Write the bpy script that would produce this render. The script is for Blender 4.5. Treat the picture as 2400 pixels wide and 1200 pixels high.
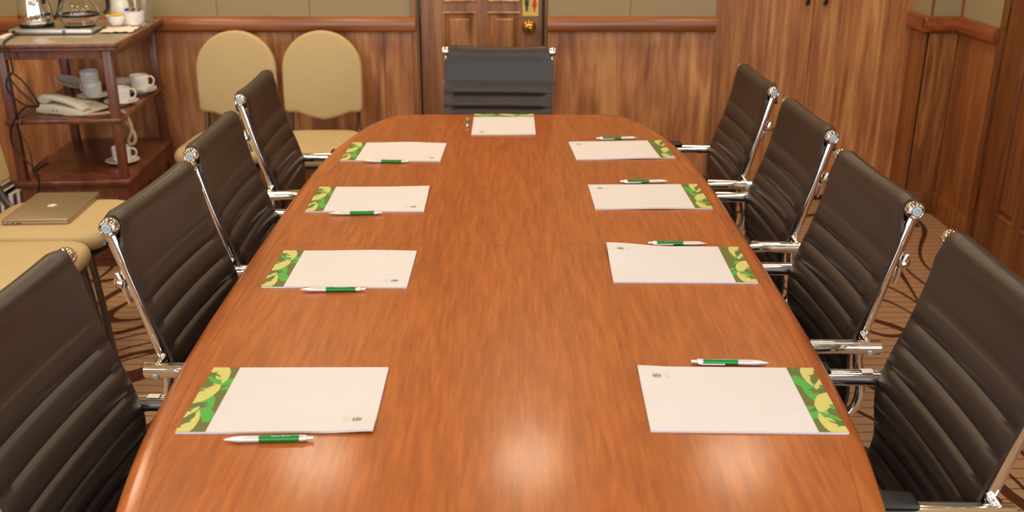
import bpy, bmesh, math, random
from mathutils import Vector, Matrix, noise
random.seed(7)
for o in list(bpy.data.objects): bpy.data.objects.remove(o)
S = bpy.context.scene
COL = S.collection
PI = math.pi
R = math.radians

# ------------------------------------------------------------------ camera, world, lights, exposure
cam_d = bpy.data.cameras.new('camera'); cam = bpy.data.objects.new('camera', cam_d); COL.objects.link(cam)
cam.location = (0, 0, 1.520); cam.rotation_euler = (R(90 - 20.85), 0, 0)
cam_d.sensor_width = 36; cam_d.lens = 36 * 2320 / 2400; cam_d.clip_start = .05
cam_d.dof.use_dof = True; cam_d.dof.focus_distance = 2.05; cam_d.dof.aperture_fstop = 4.5
S.camera = cam
S.view_settings.view_transform = 'Standard'; S.view_settings.look = 'None'
S.view_settings.gamma = 1; S.view_settings.use_curve_mapping = False
S.view_settings.exposure = -0.17
W = bpy.data.worlds.new('daylight'); S.world = W; W.use_nodes = True
W.node_tree.nodes['Background'].inputs[0].default_value = (.75, .87, 1, 1)
W.node_tree.nodes['Background'].inputs[1].default_value = 1.2
S.cycles.max_bounces = 8; S.cycles.diffuse_bounces = 4; S.cycles.glossy_bounces = 4
S.cycles.transmission_bounces = 8; S.cycles.caustics_reflective = False; S.cycles.caustics_refractive = False
S.cycles.sample_clamp_indirect = 6
S.cycles.use_denoising = True

def area(name, loc, rot, sx, sy, power, col, shape='RECTANGLE', parent=None, spread=None):
    d = bpy.data.lights.new(name, 'AREA'); d.shape = shape; d.size = sx
    if shape in ('RECTANGLE', 'ELLIPSE'): d.size_y = sy
    d.energy = power; d.color = col
    if spread: d.spread = spread
    o = bpy.data.objects.new(name, d); COL.objects.link(o); o.location = loc; o.rotation_euler = rot
    if parent: o.parent = parent
    return o
# daylight entering through the window behind the camera
WIN = (-2.5, 1.8, 0.6, 2.45)      # x0, x1, z0, z1 of the window in the front wall (y = -2.4)
area('window_daylight', (-.35, -2.75, 1.55), (R(90), 0, 0), 4.4, 1.95, 88, (.86, .93, 1.0))
area('window_daylight_side', (-3.35, -.35, 1.55), (0, R(-90), 0), 1.95, 3.7, 80, (.86, .93, 1.0))
area('window_daylight_side', (2.45, -.35, 1.55), (0, R(90), 0), 1.95, 3.7, 56, (.86, .93, 1.0))
LAMP_COL = (1.0, .87, .70)
LAMPS = [(x, y) for y in (-.6, .6, 1.75, 2.85) for x in (-2.3, -1.25, .08, 1.35)] + [(x, 4.12) for x in (-2.15, -.95, .08, 1.08)]  # far row as mirrored in the table; left columns added as fill
LAMP_W = {-.6: .5, .6: .6, 1.75: .8, 2.85: .9, 4.12: 8.8}     # dimmed toward the window, full at the far wall

# ------------------------------------------------------------------ materials
def srgb(r, g, b):
    f = lambda c: (c / 255 / 12.92) if c / 255 <= .04045 else ((c / 255 + .055) / 1.055) ** 2.4
    return (f(r), f(g), f(b), 1)

def new_mat(name):
    m = bpy.data.materials.new(name); m.use_nodes = True
    nt = m.node_tree
    return m, nt, nt.nodes['Principled BSDF']

def simple(name, col, rough=.5, metal=0, bump=0, bscale=200, coat=0, var=.0, vscale=30, spec=.5, sheen=0, trans=0, ior=1.45):
    m, nt, b = new_mat(name)
    b.inputs['Base Color'].default_value = col; b.inputs['Roughness'].default_value = rough
    b.inputs['Metallic'].default_value = metal; b.inputs['Coat Weight'].default_value = coat
    b.inputs['Specular IOR Level'].default_value = spec; b.inputs['Sheen Weight'].default_value = sheen
    b.inputs['Transmission Weight'].default_value = trans; b.inputs['IOR'].default_value = ior
    tc = nt.nodes.new('ShaderNodeTexCoord')
    if var:
        n = nt.nodes.new('ShaderNodeTexNoise'); n.inputs['Scale'].default_value = vscale; n.inputs['Detail'].default_value = 4
        nt.links.new(tc.outputs['Object'], n.inputs['Vector'])
        r = nt.nodes.new('ShaderNodeValToRGB')
        r.color_ramp.elements[0].position = .3; r.color_ramp.elements[1].position = .7
        r.color_ramp.elements[0].color = tuple(c * (1 - var) for c in col[:3]) + (1,)
        r.color_ramp.elements[1].color = tuple(min(1, c * (1 + var)) for c in col[:3]) + (1,)
        nt.links.new(n.outputs['Fac'], r.inputs['Fac']); nt.links.new(r.outputs['Color'], b.inputs['Base Color'])
    if bump:
        n = nt.nodes.new('ShaderNodeTexNoise'); n.inputs['Scale'].default_value = bscale; n.inputs['Detail'].default_value = 3
        nt.links.new(tc.outputs['Object'], n.inputs['Vector'])
        bp = nt.nodes.new('ShaderNodeBump'); bp.inputs['Strength'].default_value = bump; bp.inputs['Distance'].default_value = .001
        nt.links.new(n.outputs['Fac'], bp.inputs['Height']); nt.links.new(bp.outputs['Normal'], b.inputs['Normal'])
    return m

def wood(name, cols, axis='Z', fine=60, stretch=14, figure=5, fstretch=5, rough=.4, coat=0, coat_rough=.1, mixf=.5, pore=.25, distort=1.0, spec=.5, cathedral=0):
    """cols: dark, mid, light.  axis: the grain direction."""
    m, nt, b = new_mat(name); N = nt.nodes; L = nt.links
    tc = N.new('ShaderNodeTexCoord')
    def mapped(scale, st):
        mp = N.new('ShaderNodeMapping')
        v = [scale] * 3; v['XYZ'.index(axis)] = scale / st
        mp.inputs['Scale'].default_value = v; L.new(tc.outputs['Object'], mp.inputs['Vector']); return mp
    def nz(scale, st, det, dist=0):
        n = N.new('ShaderNodeTexNoise'); n.inputs['Scale'].default_value = 1; n.inputs['Detail'].default_value = det
        n.inputs['Distortion'].default_value = dist; L.new(mapped(scale, st).outputs[0], n.inputs['Vector']); return n
    a = nz(fine, stretch, 6, .3); f = nz(figure, fstretch, 5, distort); p = nz(fine * 9, stretch * 2, 2)
    mix = N.new('ShaderNodeMath'); mix.operation = 'MULTIPLY_ADD'
    sub = N.new('ShaderNodeMath'); sub.operation = 'MULTIPLY'; sub.inputs[1].default_value = 1 - mixf
    L.new(a.outputs['Fac'], sub.inputs[0])
    L.new(f.outputs['Fac'], mix.inputs[0]); mix.inputs[1].default_value = mixf; L.new(sub.outputs[0], mix.inputs[2])
    r = N.new('ShaderNodeValToRGB'); e = r.color_ramp.elements
    e[0].position = .36; e[0].color = cols[0]; e[1].position = .64; e[1].color = cols[2]
    k = e.new(.5); k.color = cols[1]
    L.new(mix.outputs[0], r.inputs['Fac'])
    pr = N.new('ShaderNodeValToRGB'); pr.color_ramp.elements[0].position = .33; pr.color_ramp.elements[1].position = .47
    pr.color_ramp.elements[0].color = (1 - pore,) * 3 + (1,); pr.color_ramp.elements[1].color = (1, 1, 1, 1)
    L.new(p.outputs['Fac'], pr.inputs['Fac'])
    mx = N.new('ShaderNodeMix'); mx.data_type = 'RGBA'; mx.blend_type = 'MULTIPLY'; mx.inputs[0].default_value = 1
    L.new(r.outputs['Color'], mx.inputs[6]); L.new(pr.outputs['Color'], mx.inputs[7])
    L.new(mx.outputs[2], b.inputs['Base Color'])
    b.inputs['Roughness'].default_value = rough; b.inputs['Coat Weight'].default_value = coat
    b.inputs['Coat Roughness'].default_value = coat_rough; b.inputs['Specular IOR Level'].default_value = spec
    bp = N.new('ShaderNodeBump'); bp.inputs['Strength'].default_value = .08; bp.inputs['Distance'].default_value = .0006
    L.new(a.outputs['Fac'], bp.inputs['Height']); L.new(bp.outputs['Normal'], b.inputs['Normal'])
    return m

def weave(name, c1, c2, scale=420, rough=.95, bump=.35):
    m, nt, b = new_mat(name); N = nt.nodes; L = nt.links
    tc = N.new('ShaderNodeTexCoord')
    v = N.new('ShaderNodeTexVoronoi'); v.inputs['Scale'].default_value = scale
    n = N.new('ShaderNodeTexNoise'); n.inputs['Scale'].default_value = 260; n.inputs['Detail'].default_value = 4
    n.inputs['Roughness'].default_value = .7
    L.new(tc.outputs['Object'], v.inputs['Vector']); L.new(tc.outputs['Object'], n.inputs['Vector'])
    r = N.new('ShaderNodeValToRGB'); r.color_ramp.elements[0].position = .35; r.color_ramp.elements[1].position = .65
    r.color_ramp.elements[0].color = c1; r.color_ramp.elements[1].color = c2
    L.new(n.outputs['Fac'], r.inputs['Fac']); L.new(r.outputs['Color'], b.inputs['Base Color'])
    bp = N.new('ShaderNodeBump'); bp.inputs['Strength'].default_value = bump; bp.inputs['Distance'].default_value = .0008
    L.new(v.outputs['Distance'], bp.inputs['Height']); L.new(bp.outputs['Normal'], b.inputs['Normal'])
    b.inputs['Roughness'].default_value = rough; b.inputs['Specular IOR Level'].default_value = .2
    return m

def carpet_mat():
    m, nt, b = new_mat('carpet'); N = nt.nodes; L = nt.links
    tc = N.new('ShaderNodeTexCoord')
    base = srgb(170, 136, 106); alt = srgb(156, 122, 94); stripe = srgb(116, 76, 42); line = srgb(78, 44, 30)
    pile = N.new('ShaderNodeTexNoise'); pile.inputs['Scale'].default_value = 300; pile.inputs['Detail'].default_value = 3
    L.new(tc.outputs['Object'], pile.inputs['Vector'])
    r = N.new('ShaderNodeValToRGB'); r.color_ramp.elements[0].position = .3; r.color_ramp.elements[1].position = .7
    r.color_ramp.elements[0].color = alt; r.color_ramp.elements[1].color = base
    L.new(pile.outputs['Fac'], r.inputs['Fac'])
    # thin straight stripes across the room
    mp = N.new('ShaderNodeMapping'); mp.inputs['Scale'].default_value = (1, 1, 1); L.new(tc.outputs['Object'], mp.inputs['Vector'])
    sep = N.new('ShaderNodeSeparateXYZ')
    wob = N.new('ShaderNodeTexNoise'); wob.inputs['Scale'].default_value = 6
    L.new(tc.outputs['Object'], wob.inputs['Vector']); L.new(mp.outputs[0], sep.inputs[0])
    ad = N.new('ShaderNodeMath'); ad.operation = 'MULTIPLY_ADD'; ad.inputs[1].default_value = .02
    L.new(wob.outputs['Fac'], ad.inputs[0]); L.new(sep.outputs['Y'], ad.inputs[2])
    pp = N.new('ShaderNodeMath'); pp.operation = 'PINGPONG'; pp.inputs[1].default_value = .024; L.new(ad.outputs[0], pp.inputs[0])
    lt = N.new('ShaderNodeMath'); lt.operation = 'LESS_THAN'; lt.inputs[1].default_value = .0026; L.new(pp.outputs[0], lt.inputs[0])
    m1 = N.new('ShaderNodeMix'); m1.data_type = 'RGBA'; L.new(lt.outputs[0], m1.inputs[0]); L.new(r.outputs['Color'], m1.inputs[6]); m1.inputs[7].default_value = stripe
    # dark swirling lines: contour lines of smooth noise
    def swirl(scale, off, thr, levels):
        mp2 = N.new('ShaderNodeMapping'); mp2.inputs['Location'].default_value = off; L.new(tc.outputs['Object'], mp2.inputs['Vector'])
        mp2.inputs['Scale'].default_value = (1, .6, 1)
        n = N.new('ShaderNodeTexNoise'); n.inputs['Scale'].default_value = scale; n.inputs['Detail'].default_value = 0
        n.inputs['Distortion'].default_value = .5
        L.new(mp2.outputs[0], n.inputs['Vector'])
        ml = N.new('ShaderNodeMath'); ml.operation = 'MULTIPLY'; ml.inputs[1].default_value = levels; L.new(n.outputs['Fac'], ml.inputs[0])
        q = N.new('ShaderNodeMath'); q.operation = 'PINGPONG'; q.inputs[1].default_value = .5; L.new(ml.outputs[0], q.inputs[0])
        t = N.new('ShaderNodeMath'); t.operation = 'LESS_THAN'; t.inputs[1].default_value = thr; L.new(q.outputs[0], t.inputs[0]); return t
    s1 = swirl(1.6, (3.1, 1.7, 0), .062, 8.0); s2 = swirl(1.3, (9.4, 5.2, 0), .045, 6.0)
    mxm = N.new('ShaderNodeMath'); mxm.operation = 'MAXIMUM'; L.new(s1.outputs[0], mxm.inputs[0]); L.new(s2.outputs[0], mxm.inputs[1])
    m2 = N.new('ShaderNodeMix'); m2.data_type = 'RGBA'; L.new(mxm.outputs[0], m2.inputs[0]); L.new(m1.outputs[2], m2.inputs[6]); m2.inputs[7].default_value = line
    L.new(m2.outputs[2], b.inputs['Base Color']); b.inputs['Roughness'].default_value = 1; b.inputs['Specular IOR Level'].default_value = .1
    bp = N.new('ShaderNodeBump'); bp.inputs['Strength'].default_value = .5; bp.inputs['Distance'].default_value = .002
    L.new(pile.outputs['Fac'], bp.inputs['Height']); L.new(bp.outputs['Normal'], b.inputs['Normal'])
    return m

M = {}
M['table'] = wood('table_veneer', (srgb(142, 76, 30), srgb(156, 85, 34), srgb(169, 95, 40)), 'Y', fine=105, stretch=12, figure=4, fstretch=4, rough=.36, coat=.30, coat_rough=.15, mixf=.28, pore=.2, spec=.22)
M['table_edge'] = wood('table_edge_wood', (srgb(138, 71, 28), srgb(158, 86, 35), srgb(175, 101, 43)), 'Y', fine=50, stretch=12, figure=6, fstretch=6, rough=.36, coat=.4, coat_rough=.14, spec=.25, mixf=.4, pore=.15)
M['groove'] = simple('dark_groove', srgb(70, 34, 18), .6)
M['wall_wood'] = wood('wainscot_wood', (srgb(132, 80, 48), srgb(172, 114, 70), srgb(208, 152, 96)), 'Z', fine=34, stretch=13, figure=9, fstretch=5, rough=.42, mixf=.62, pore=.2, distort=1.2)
M['closet_wood'] = wood('closet_wood', (srgb(142, 88, 52), srgb(182, 122, 74), srgb(212, 158, 100)), 'Z', fine=48, stretch=22, figure=14, fstretch=14, rough=.42, mixf=.5, pore=.22, distort=1.4)
M['door_wood'] = wood('door_wood', (srgb(104, 64, 42), srgb(132, 88, 60), srgb(158, 110, 74)), 'Z', fine=40, stretch=14, figure=7, fstretch=7, rough=.36, mixf=.5, pore=.15)
M['door_panel'] = wood('door_panel_wood', (srgb(120, 76, 44), srgb(160, 108, 66), srgb(192, 142, 92)), 'Z', fine=34, stretch=10, figure=12, fstretch=7, rough=.36, mixf=.6, pore=.15)
M['rail_wood'] = wood('rail_wood', (srgb(114, 64, 34), srgb(140, 82, 44), srgb(160, 98, 54)), 'X', fine=30, stretch=14, figure=4, fstretch=5, rough=.28, coat=.4, mixf=.4, pore=.1)
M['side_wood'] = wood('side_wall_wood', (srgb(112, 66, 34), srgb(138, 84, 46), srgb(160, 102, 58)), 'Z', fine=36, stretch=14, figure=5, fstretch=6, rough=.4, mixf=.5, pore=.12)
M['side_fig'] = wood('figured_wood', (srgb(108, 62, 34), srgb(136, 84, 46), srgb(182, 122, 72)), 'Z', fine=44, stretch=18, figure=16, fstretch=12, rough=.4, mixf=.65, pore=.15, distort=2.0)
M['side_rail'] = wood('side_rail_wood', (srgb(118, 60, 28), srgb(142, 76, 38), srgb(160, 90, 46)), 'Y', fine=30, stretch=14, figure=4, fstretch=5, rough=.28, coat=.4, mixf=.4, pore=.1)
M['side_door'] = wood('side_door_wood', (srgb(88, 48, 24), srgb(112, 66, 34), srgb(132, 82, 44)), 'Z', fine=40, stretch=14, figure=6, fstretch=7, rough=.36, mixf=.5, pore=.15)
M['mahog'] = wood('mahogany', (srgb(84, 44, 30), srgb(108, 60, 42), srgb(132, 78, 54)), 'Z', fine=36, stretch=10, figure=5, fstretch=5, rough=.34, coat=.25, mixf=.4, pore=.12)
M['fabric_wall'] = weave('wall_fabric', srgb(143, 129, 98), srgb(163, 149, 118))
M['ceiling'] = simple('ceiling_warm_lit', srgb(182, 148, 98), .9, bump=.1, bscale=80)  # tan colour stands in for warm lamplight on the unseen ceiling
M['carpet'] = carpet_mat()
M['leather'] = simple('brown_leather', srgb(48, 38, 32), .37, bump=.2, bscale=420, spec=.55, var=.06, vscale=8)
M['chrome'] = simple('chrome', (.86, .87, .88, 1), .07, 1)
M['chrome_dull'] = simple('brushed_steel', (.60, .57, .52, 1), .38, 1)
M['cap_grey'] = simple('grey_cap', srgb(176, 188, 190), .35, .3)
M['black'] = simple('black_plastic', srgb(22, 22, 24), .38)
M['dark_metal'] = simple('dark_metal', srgb(52, 50, 50), .3, .8)
M['grey_metal'] = simple('grey_metal', srgb(112, 108, 104), .28, .85)
M['cream'] = weave('cream_upholstery', srgb(176, 155, 114), srgb(192, 171, 130), scale=900, bump=.12)
M['paper'] = simple('white_paper', srgb(207, 204, 206), .75, var=.01)
M['olive'] = simple('olive_print', srgb(92, 100, 44), .6)
M['green'] = simple('green_print', srgb(70, 160, 62), .6)
M['lime'] = simple('lime_print', srgb(190, 188, 108), .6)
M['logo_green'] = simple('logo_green', srgb(52, 120, 36), .6)
M['logo_ink'] = simple('logo_ink', srgb(176, 160, 144), .6)
M['pen_green'] = simple('pen_green', srgb(8, 132, 58), .22, .25, coat=.6)
M['pen_silver'] = simple('pen_silver', srgb(222, 220, 218), .26, .55, coat=.3)
M['pen_metal'] = simple('pen_metal', srgb(186, 176, 160), .22, 1)
M['pen_print'] = simple('pen_lettering', srgb(226, 240, 200), .5)
M['china'] = simple('white_china', srgb(238, 238, 234), .18, coat=.4)
M['brass'] = simple('brass', srgb(196, 150, 62), .16, 1)
M['sign_gold'] = simple('sign_gold', srgb(206, 178, 84), .4, .2)
M['sign_dark'] = simple('sign_dark', srgb(34, 52, 44), .5)
M['sign_red'] = simple('sign_red', srgb(188, 44, 36), .5)
M['sign_green'] = simple('sign_green', srgb(110, 130, 60), .5)
M['laptop'] = simple('laptop_aluminium', srgb(188, 170, 140), .36, .75)
M['laptop_logo'] = simple('laptop_logo', srgb(236, 228, 206), .25)
M['laptop_dark'] = simple('laptop_port', srgb(60, 62, 66), .4)
M['phone'] = simple('phone_plastic', srgb(206, 202, 184), .4)
M['coil'] = simple('coil_cord', srgb(212, 188, 162), .45)
M['stone'] = simple('cart_laminate', srgb(150, 136, 116), .3, var=.08, vscale=60, coat=.3)
M['blue'] = simple('blue_sticker', srgb(30, 110, 170), .4)
M['yellow'] = simple('yellow_sachet', srgb(236, 186, 40), .5)
M['cloth'] = simple('napkin_cloth', srgb(226, 212, 196), .9, bump=.3, bscale=300)
M['blueink'] = simple('blue_print', srgb(40, 80, 170), .5)
M['orange'] = simple('orange_print', srgb(220, 140, 90), .5)
M['glass'] = simple('clear_glass', (1, 1, 1, 1), .01, trans=1, ior=1.45)
M['tinted'] = simple('window_frame_paint', srgb(220, 214, 200), .5)
M['label'] = simple('paper_label', srgb(224, 222, 218), .5)
M['lamp_lens'] = None
ml, nt, b = new_mat('lamp_lens'); b.inputs['Emission Color'].default_value = LAMP_COL + (1,); b.inputs['Emission Strength'].default_value = 9
b.inputs['Base Color'].default_value = (.9, .9, .9, 1); M['lamp_lens'] = ml

# ------------------------------------------------------------------ helpers
def B(): return bmesh.new()

def obj(name, bm, mat, parent=None, angle=35, smooth=True):
    bmesh.ops.recalc_face_normals(bm, faces=bm.faces)
    me = bpy.data.meshes.new(name); bm.to_mesh(me); bm.free()
    for m in (mat if isinstance(mat, (list, tuple)) else [mat]): me.materials.append(M[m] if isinstance(m, str) else m)
    if smooth:
        me.polygons.foreach_set('use_smooth', [True] * len(me.polygons))
        me.set_sharp_from_angle(angle=R(angle))
    o = bpy.data.objects.new(name, me); COL.objects.link(o)
    if parent: o.parent = parent
    return o

def thing(name, label, cat, loc=(0, 0, 0), rz=0, group=None):
    o = bpy.data.objects.new(name, None); COL.objects.link(o); o.empty_display_size = .05
    o.location = loc; o.rotation_euler = (0, 0, rz); o['label'] = label; o['category'] = cat
    if group: o['group'] = group
    return o
def tag(o, label, cat, group=None):
    o['label'] = label; o['category'] = cat
    if group: o['group'] = group
    return o
def struct(o): o['kind'] = 'structure'; return o

def dup(root, loc, rz, label, group=None):
    r = root.copy(); COL.objects.link(r); r.location = loc; r.rotation_euler = (0, 0, rz); r['label'] = label
    if group: r['group'] = group
    for ch in list(root.children):
        c = ch.copy(); COL.objects.link(c); c.parent = r
        for g in list(ch.children):
            d = g.copy(); COL.objects.link(d); d.parent = c
    return r

def box(bm, x0, x1, y0, y1, z0, z1, bev=0, seg=2, mat=None, mi=0):
    t = B(); bmesh.ops.create_cube(t, size=1)
    bmesh.ops.scale(t, vec=(abs(x1 - x0), abs(y1 - y0), abs(z1 - z0)), verts=t.verts)
    if bev: bmesh.ops.bevel(t, geom=t.edges[:], offset=bev, segments=seg, affect='EDGES', profile=.5)
    bmesh.ops.translate(t, vec=((x0 + x1) / 2, (y0 + y1) / 2, (z0 + z1) / 2), verts=t.verts)
    merge(bm, t, mat, mi)

def merge(bm, t, mat=None, mi=0):
    if mat is not None: bmesh.ops.transform(t, matrix=mat, verts=t.verts)
    mp = {}
    for v in t.verts: mp[v] = bm.verts.new(v.co)
    for f in t.faces:
        try: g = bm.faces.new([mp[v] for v in f.verts]); g.material_index = mi
        except ValueError: pass
    t.free()

def tube(bm, pts, r, n=14, ry=None, cap=True, up=(0, 0, 1), mi=0):
    pts = [Vector(p) for p in pts]; k = len(pts)
    rs = r if isinstance(r, (list, tuple)) else [r] * k
    rys = ry if isinstance(ry, (list, tuple)) else ([ry] * k if ry else rs)
    T = []
    for i in range(k):
        d = (pts[min(i + 1, k - 1)] - pts[max(i - 1, 0)]); T.append(d.normalized())
    u = Vector(up); u = (u - T[0] * u.dot(T[0]))
    if u.length < 1e-3: u = Vector((1, 0, 0)); u = u - T[0] * u.dot(T[0])
    u.normalize(); rings = []
    for i in range(k):
        u = (u - T[i] * u.dot(T[i])).normalized(); v = T[i].cross(u)
        rings.append([bm.verts.new(pts[i] + v * (math.cos(a) * rs[i]) + u * (math.sin(a) * rys[i])) for a in [2 * PI * j / n for j in range(n)]])
    for i in range(k - 1):
        for j in range(n):
            bm.faces.new((rings[i][j], rings[i][(j + 1) % n], rings[i + 1][(j + 1) % n], rings[i + 1][j])).material_index = mi
    if cap:
        bm.faces.new(rings[0]).material_index = mi; bm.faces.new(rings[-1]).material_index = mi

def smooth_path(pts, n=6):
    """Catmull-Rom through pts."""
    pts = [Vector(p) for p in pts]; out = []
    for i in range(len(pts) - 1):
        p0 = pts[max(i - 1, 0)]; p1 = pts[i]; p2 = pts[i + 1]; p3 = pts[min(i + 2, len(pts) - 1)]
        for j in range(n):
            t = j / n
            out.append(.5 * ((2 * p1) + (p2 - p0) * t + (2 * p0 - 5 * p1 + 4 * p2 - p3) * t * t + (3 * p1 - p0 - 3 * p2 + p3) * t ** 3))
    out.append(pts[-1]); return out

def lathe(bm, prof, n=32, mat=None, mi=0, close=False):
    t = B(); rings = []
    for r, z in prof:
        if r < 1e-6: rings.append([t.verts.new((0, 0, z))])
        else: rings.append([t.verts.new((r * math.cos(2 * PI * j / n), r * math.sin(2 * PI * j / n), z)) for j in range(n)])
    for a, c in zip(rings[:-1], rings[1:]):
        for j in range(n):
            q = [a[j % len(a)], a[(j + 1) % len(a)], c[(j + 1) % len(c)], c[j % len(c)]]
            q = list(dict.fromkeys(q))
            if len(q) > 2: t.faces.new(q)
    merge(bm, t, mat, mi)

def prism(bm, poly, z0, z1, mat=None, mi=0, bev=0, seg=2):
    t = B(); lo = [t.verts.new((x, y, z0)) for x, y in poly]
    f = t.faces.new(lo)
    if z1 != z0:
        g = bmesh.ops.extrude_face_region(t, geom=[f]); vs = [v for v in g['geom'] if isinstance(v, bmesh.types.BMVert)]
        bmesh.ops.translate(t, vec=(0, 0, z1 - z0), verts=vs)
    if bev: bmesh.ops.bevel(t, geom=[e for e in t.edges], offset=bev, segments=seg, affect='EDGES', profile=.5)
    merge(bm, t, mat, mi)

def text_bm(s, size, spacing=1.0, align='CENTER'):
    c = bpy.data.curves.new('txt', 'FONT'); c.body = s; c.size = size; c.align_x = align; c.space_character = spacing
    o = bpy.data.objects.new('txt', c); COL.objects.link(o)
    dg = bpy.context.evaluated_depsgraph_get(); me = bpy.data.meshes.new_from_object(o.evaluated_get(dg))
    bm = B(); bm.from_mesh(me); bpy.data.objects.remove(o); bpy.data.curves.remove(c); bpy.data.meshes.remove(me)
    return bm

# ------------------------------------------------------------------ the room
XL, XR, YF, YB, ZC = -3.0, 2.045, -2.4, 4.587, 2.6
bm = B(); box(bm, XL - .2, XR + .3, YF - .2, 5.1, -.1, 0); struct(obj('floor', bm, 'carpet', smooth=False))
bm = B(); box(bm, XL - .2, XR + .3, YF - .2, 5.1, ZC, ZC + .1); struct(obj('ceiling', bm, 'ceiling', smooth=False))
DX0, DX1 = -.425, .150            # back door opening
# back wall: fabric-covered upper wall; wainscot and rails are its parts
bm = B()
box(bm, XL - .2, DX0, YB, YB + .5, 0, ZC); box(bm, DX0, DX1, YB, YB + .5, 2.06, ZC)
box(bm, DX0, DX1, YB + .12, YB + .5, 0, 2.06)
box(bm, DX1, .928, YB, YB + .5, 0, ZC)
wb = struct(obj('wall_back', bm, 'fabric_wall', smooth=False))
bm = B(); box(bm, .928, 1.9, YB + .26, YB + .5, 0, ZC); struct(obj('wall_alcove', bm, 'fabric_wall', smooth=False))
bm = B(); box(bm, .928, 1.9, YB, YB + .26, 2.3, ZC); struct(obj('trim_3', bm, 'fabric_wall', smooth=False))
bm = B(); box(bm, 1.9, XR + .2, YB, YB + .5, 0, ZC); wc = struct(obj('wall_corner', bm, 'side_wood', smooth=False))
bm = B(); box(bm, 1.893, 1.901, YB, YB + .25, .93, ZC); obj('fabric_panel', bm, 'fabric_wall', wc, smooth=False)
def panel(xs, z0, z1, y, mat, name, par, t=.006, gap=.0015):
    for a, c in zip(xs[:-1], xs[1:]):
        bm = B(); box(bm, a + gap, c - gap, y - t, y + .002, z0, z1, .0012, 1); obj(name, bm, mat, par, smooth=False)
panel([XL, -2.35, -1.85, -1.42, -1.0, -.587, -.455], .10, .875, YB, 'wall_wood', 'wainscot_panel', wb)
panel([.162, .925], .10, .875, YB, 'wall_wood', 'wainscot_panel', wb)
panel([XL, -2.6, -2.18, -1.755, -1.335, -.916, -.455], .93, ZC, YB, 'fabric_wall', 'fabric_panel', wb, gap=.001)
panel([.162, .536, .925], .93, ZC, YB, 'fabric_wall', 'fabric_panel', wb, gap=.001)
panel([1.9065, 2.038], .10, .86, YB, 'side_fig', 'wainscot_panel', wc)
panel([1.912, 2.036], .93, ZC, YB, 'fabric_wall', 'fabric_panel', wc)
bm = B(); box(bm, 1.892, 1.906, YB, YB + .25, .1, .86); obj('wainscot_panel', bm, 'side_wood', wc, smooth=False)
RP = [(.0, .868), (-.022, .870), (-.034, .880), (-.037, .895), (-.036, .915), (-.030, .930), (-.016, .938), (0, .940)]   # (out from wall, z)
def rail_x(x0, x1, y, mat='rail_wood', name='chair_rail', par=wb):
    bm = B(); n = len(RP); a = [bm.verts.new((x0, y + p, z)) for p, z in RP]; c = [bm.verts.new((x1, y + p, z)) for p, z in RP]
    for i in range(n): bm.faces.new((a[i], a[(i + 1) % n], c[(i + 1) % n], c[i]))
    bm.faces.new(a); bm.faces.new(c); return obj(name, bm, mat, par, angle=25)
rail_x(XL, -.438, YB); rail_x(.160, .926, YB)
rail_x(1.866, XR - .001, YB, 'side_rail', 'chair_rail', wc)
bm = B(); box(bm, 1.866, 1.901, YB - .034, YB + .25, .869, .938, .008, 3); obj('chair_rail', bm, 'side_rail', wc)
for x0, x1, m_ in ((XL, -.455, 'rail_wood'), (.162, .926, 'rail_wood'), (1.888, XR, 'side_wood')):
    bm = B(); box(bm, x0, x1, YB - .014, YB, 0, .105, .004, 2); b_ = struct(obj('baseboard_back', bm, m_))
# vertical door architraves
bm = B(); box(bm, -.455, DX0 - .004, YB - .022, YB + .02, 0, 2.1, .004, 2); box(bm, DX1 + .002, .162, YB - .008, YB + .02, 0, 2.1, .002, 2)
box(bm, -.455, .162, YB - .022, YB + .02, 2.06, 2.12, .004, 2); struct(obj('trim_1', bm, 'door_wood'))
# door leaf of the washroom
def door_leaf(cols, rails, y, t, mf, mp, par):
    """cols: x of stile boundaries [s0,p0,p1,m1,...]; frame member boxes and raised panels"""
    bm = B(); x0, x1 = cols[0], cols[-1]; z0, z1 = rails[0], rails[-1]
    xs = cols; zs = rails
    for i in range(0, len(xs) - 1, 2): box(bm, xs[i], xs[i + 1], y, y + t, z0, z1, .002, 1)
    for k in range(0, len(zs) - 1, 2): box(bm, x0 + .002, x1 - .002, y + .0006, y + t - .001, zs[k], zs[k + 1], .002, 1)
    fr = obj('door_frame', bm, mf, par)
    for i in range(1, len(xs) - 2, 2):
        for k in range(1, len(zs) - 2, 2):
            a, c, e, g = xs[i], xs[i + 1], zs[k], zs[k + 1]
            bm = B(); t_ = B()
            def ring(d, yy): return [t_.verts.new(p) for p in ((a + d, yy, e + d), (c - d, yy, e + d), (c - d, yy, g - d), (a + d, yy, g - d))]
            rs = [ring(-.001, y + .022), ring(-.001, y + .001), ring(.004, y - .003), ring(.010, y + .002), ring(.014, y + .012), ring(.022, y + .013), ring(.034, y + .002), ring(.036, y + .001)]
            for p, q in zip(rs[:-1], rs[1:]):
                for j in range(4): t_.faces.new((p[j], p[(j + 1) % 4], q[(j + 1) % 4], q[j]))
            t_.faces.new(rs[-1]); merge(bm, t_)
            obj('door_panel', bm, mp, par, angle=20)
d1 = bpy.data.objects.new('door_1', None); COL.objects.link(d1); d1['kind'] = 'structure'
door_leaf([-.418, -.315, -.161, -.112, .039, .137], [0.006, .12, .956, 1.000, 1.9, 2.05], YB + .008, .04, 'door_wood', 'door_panel', d1)
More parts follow.
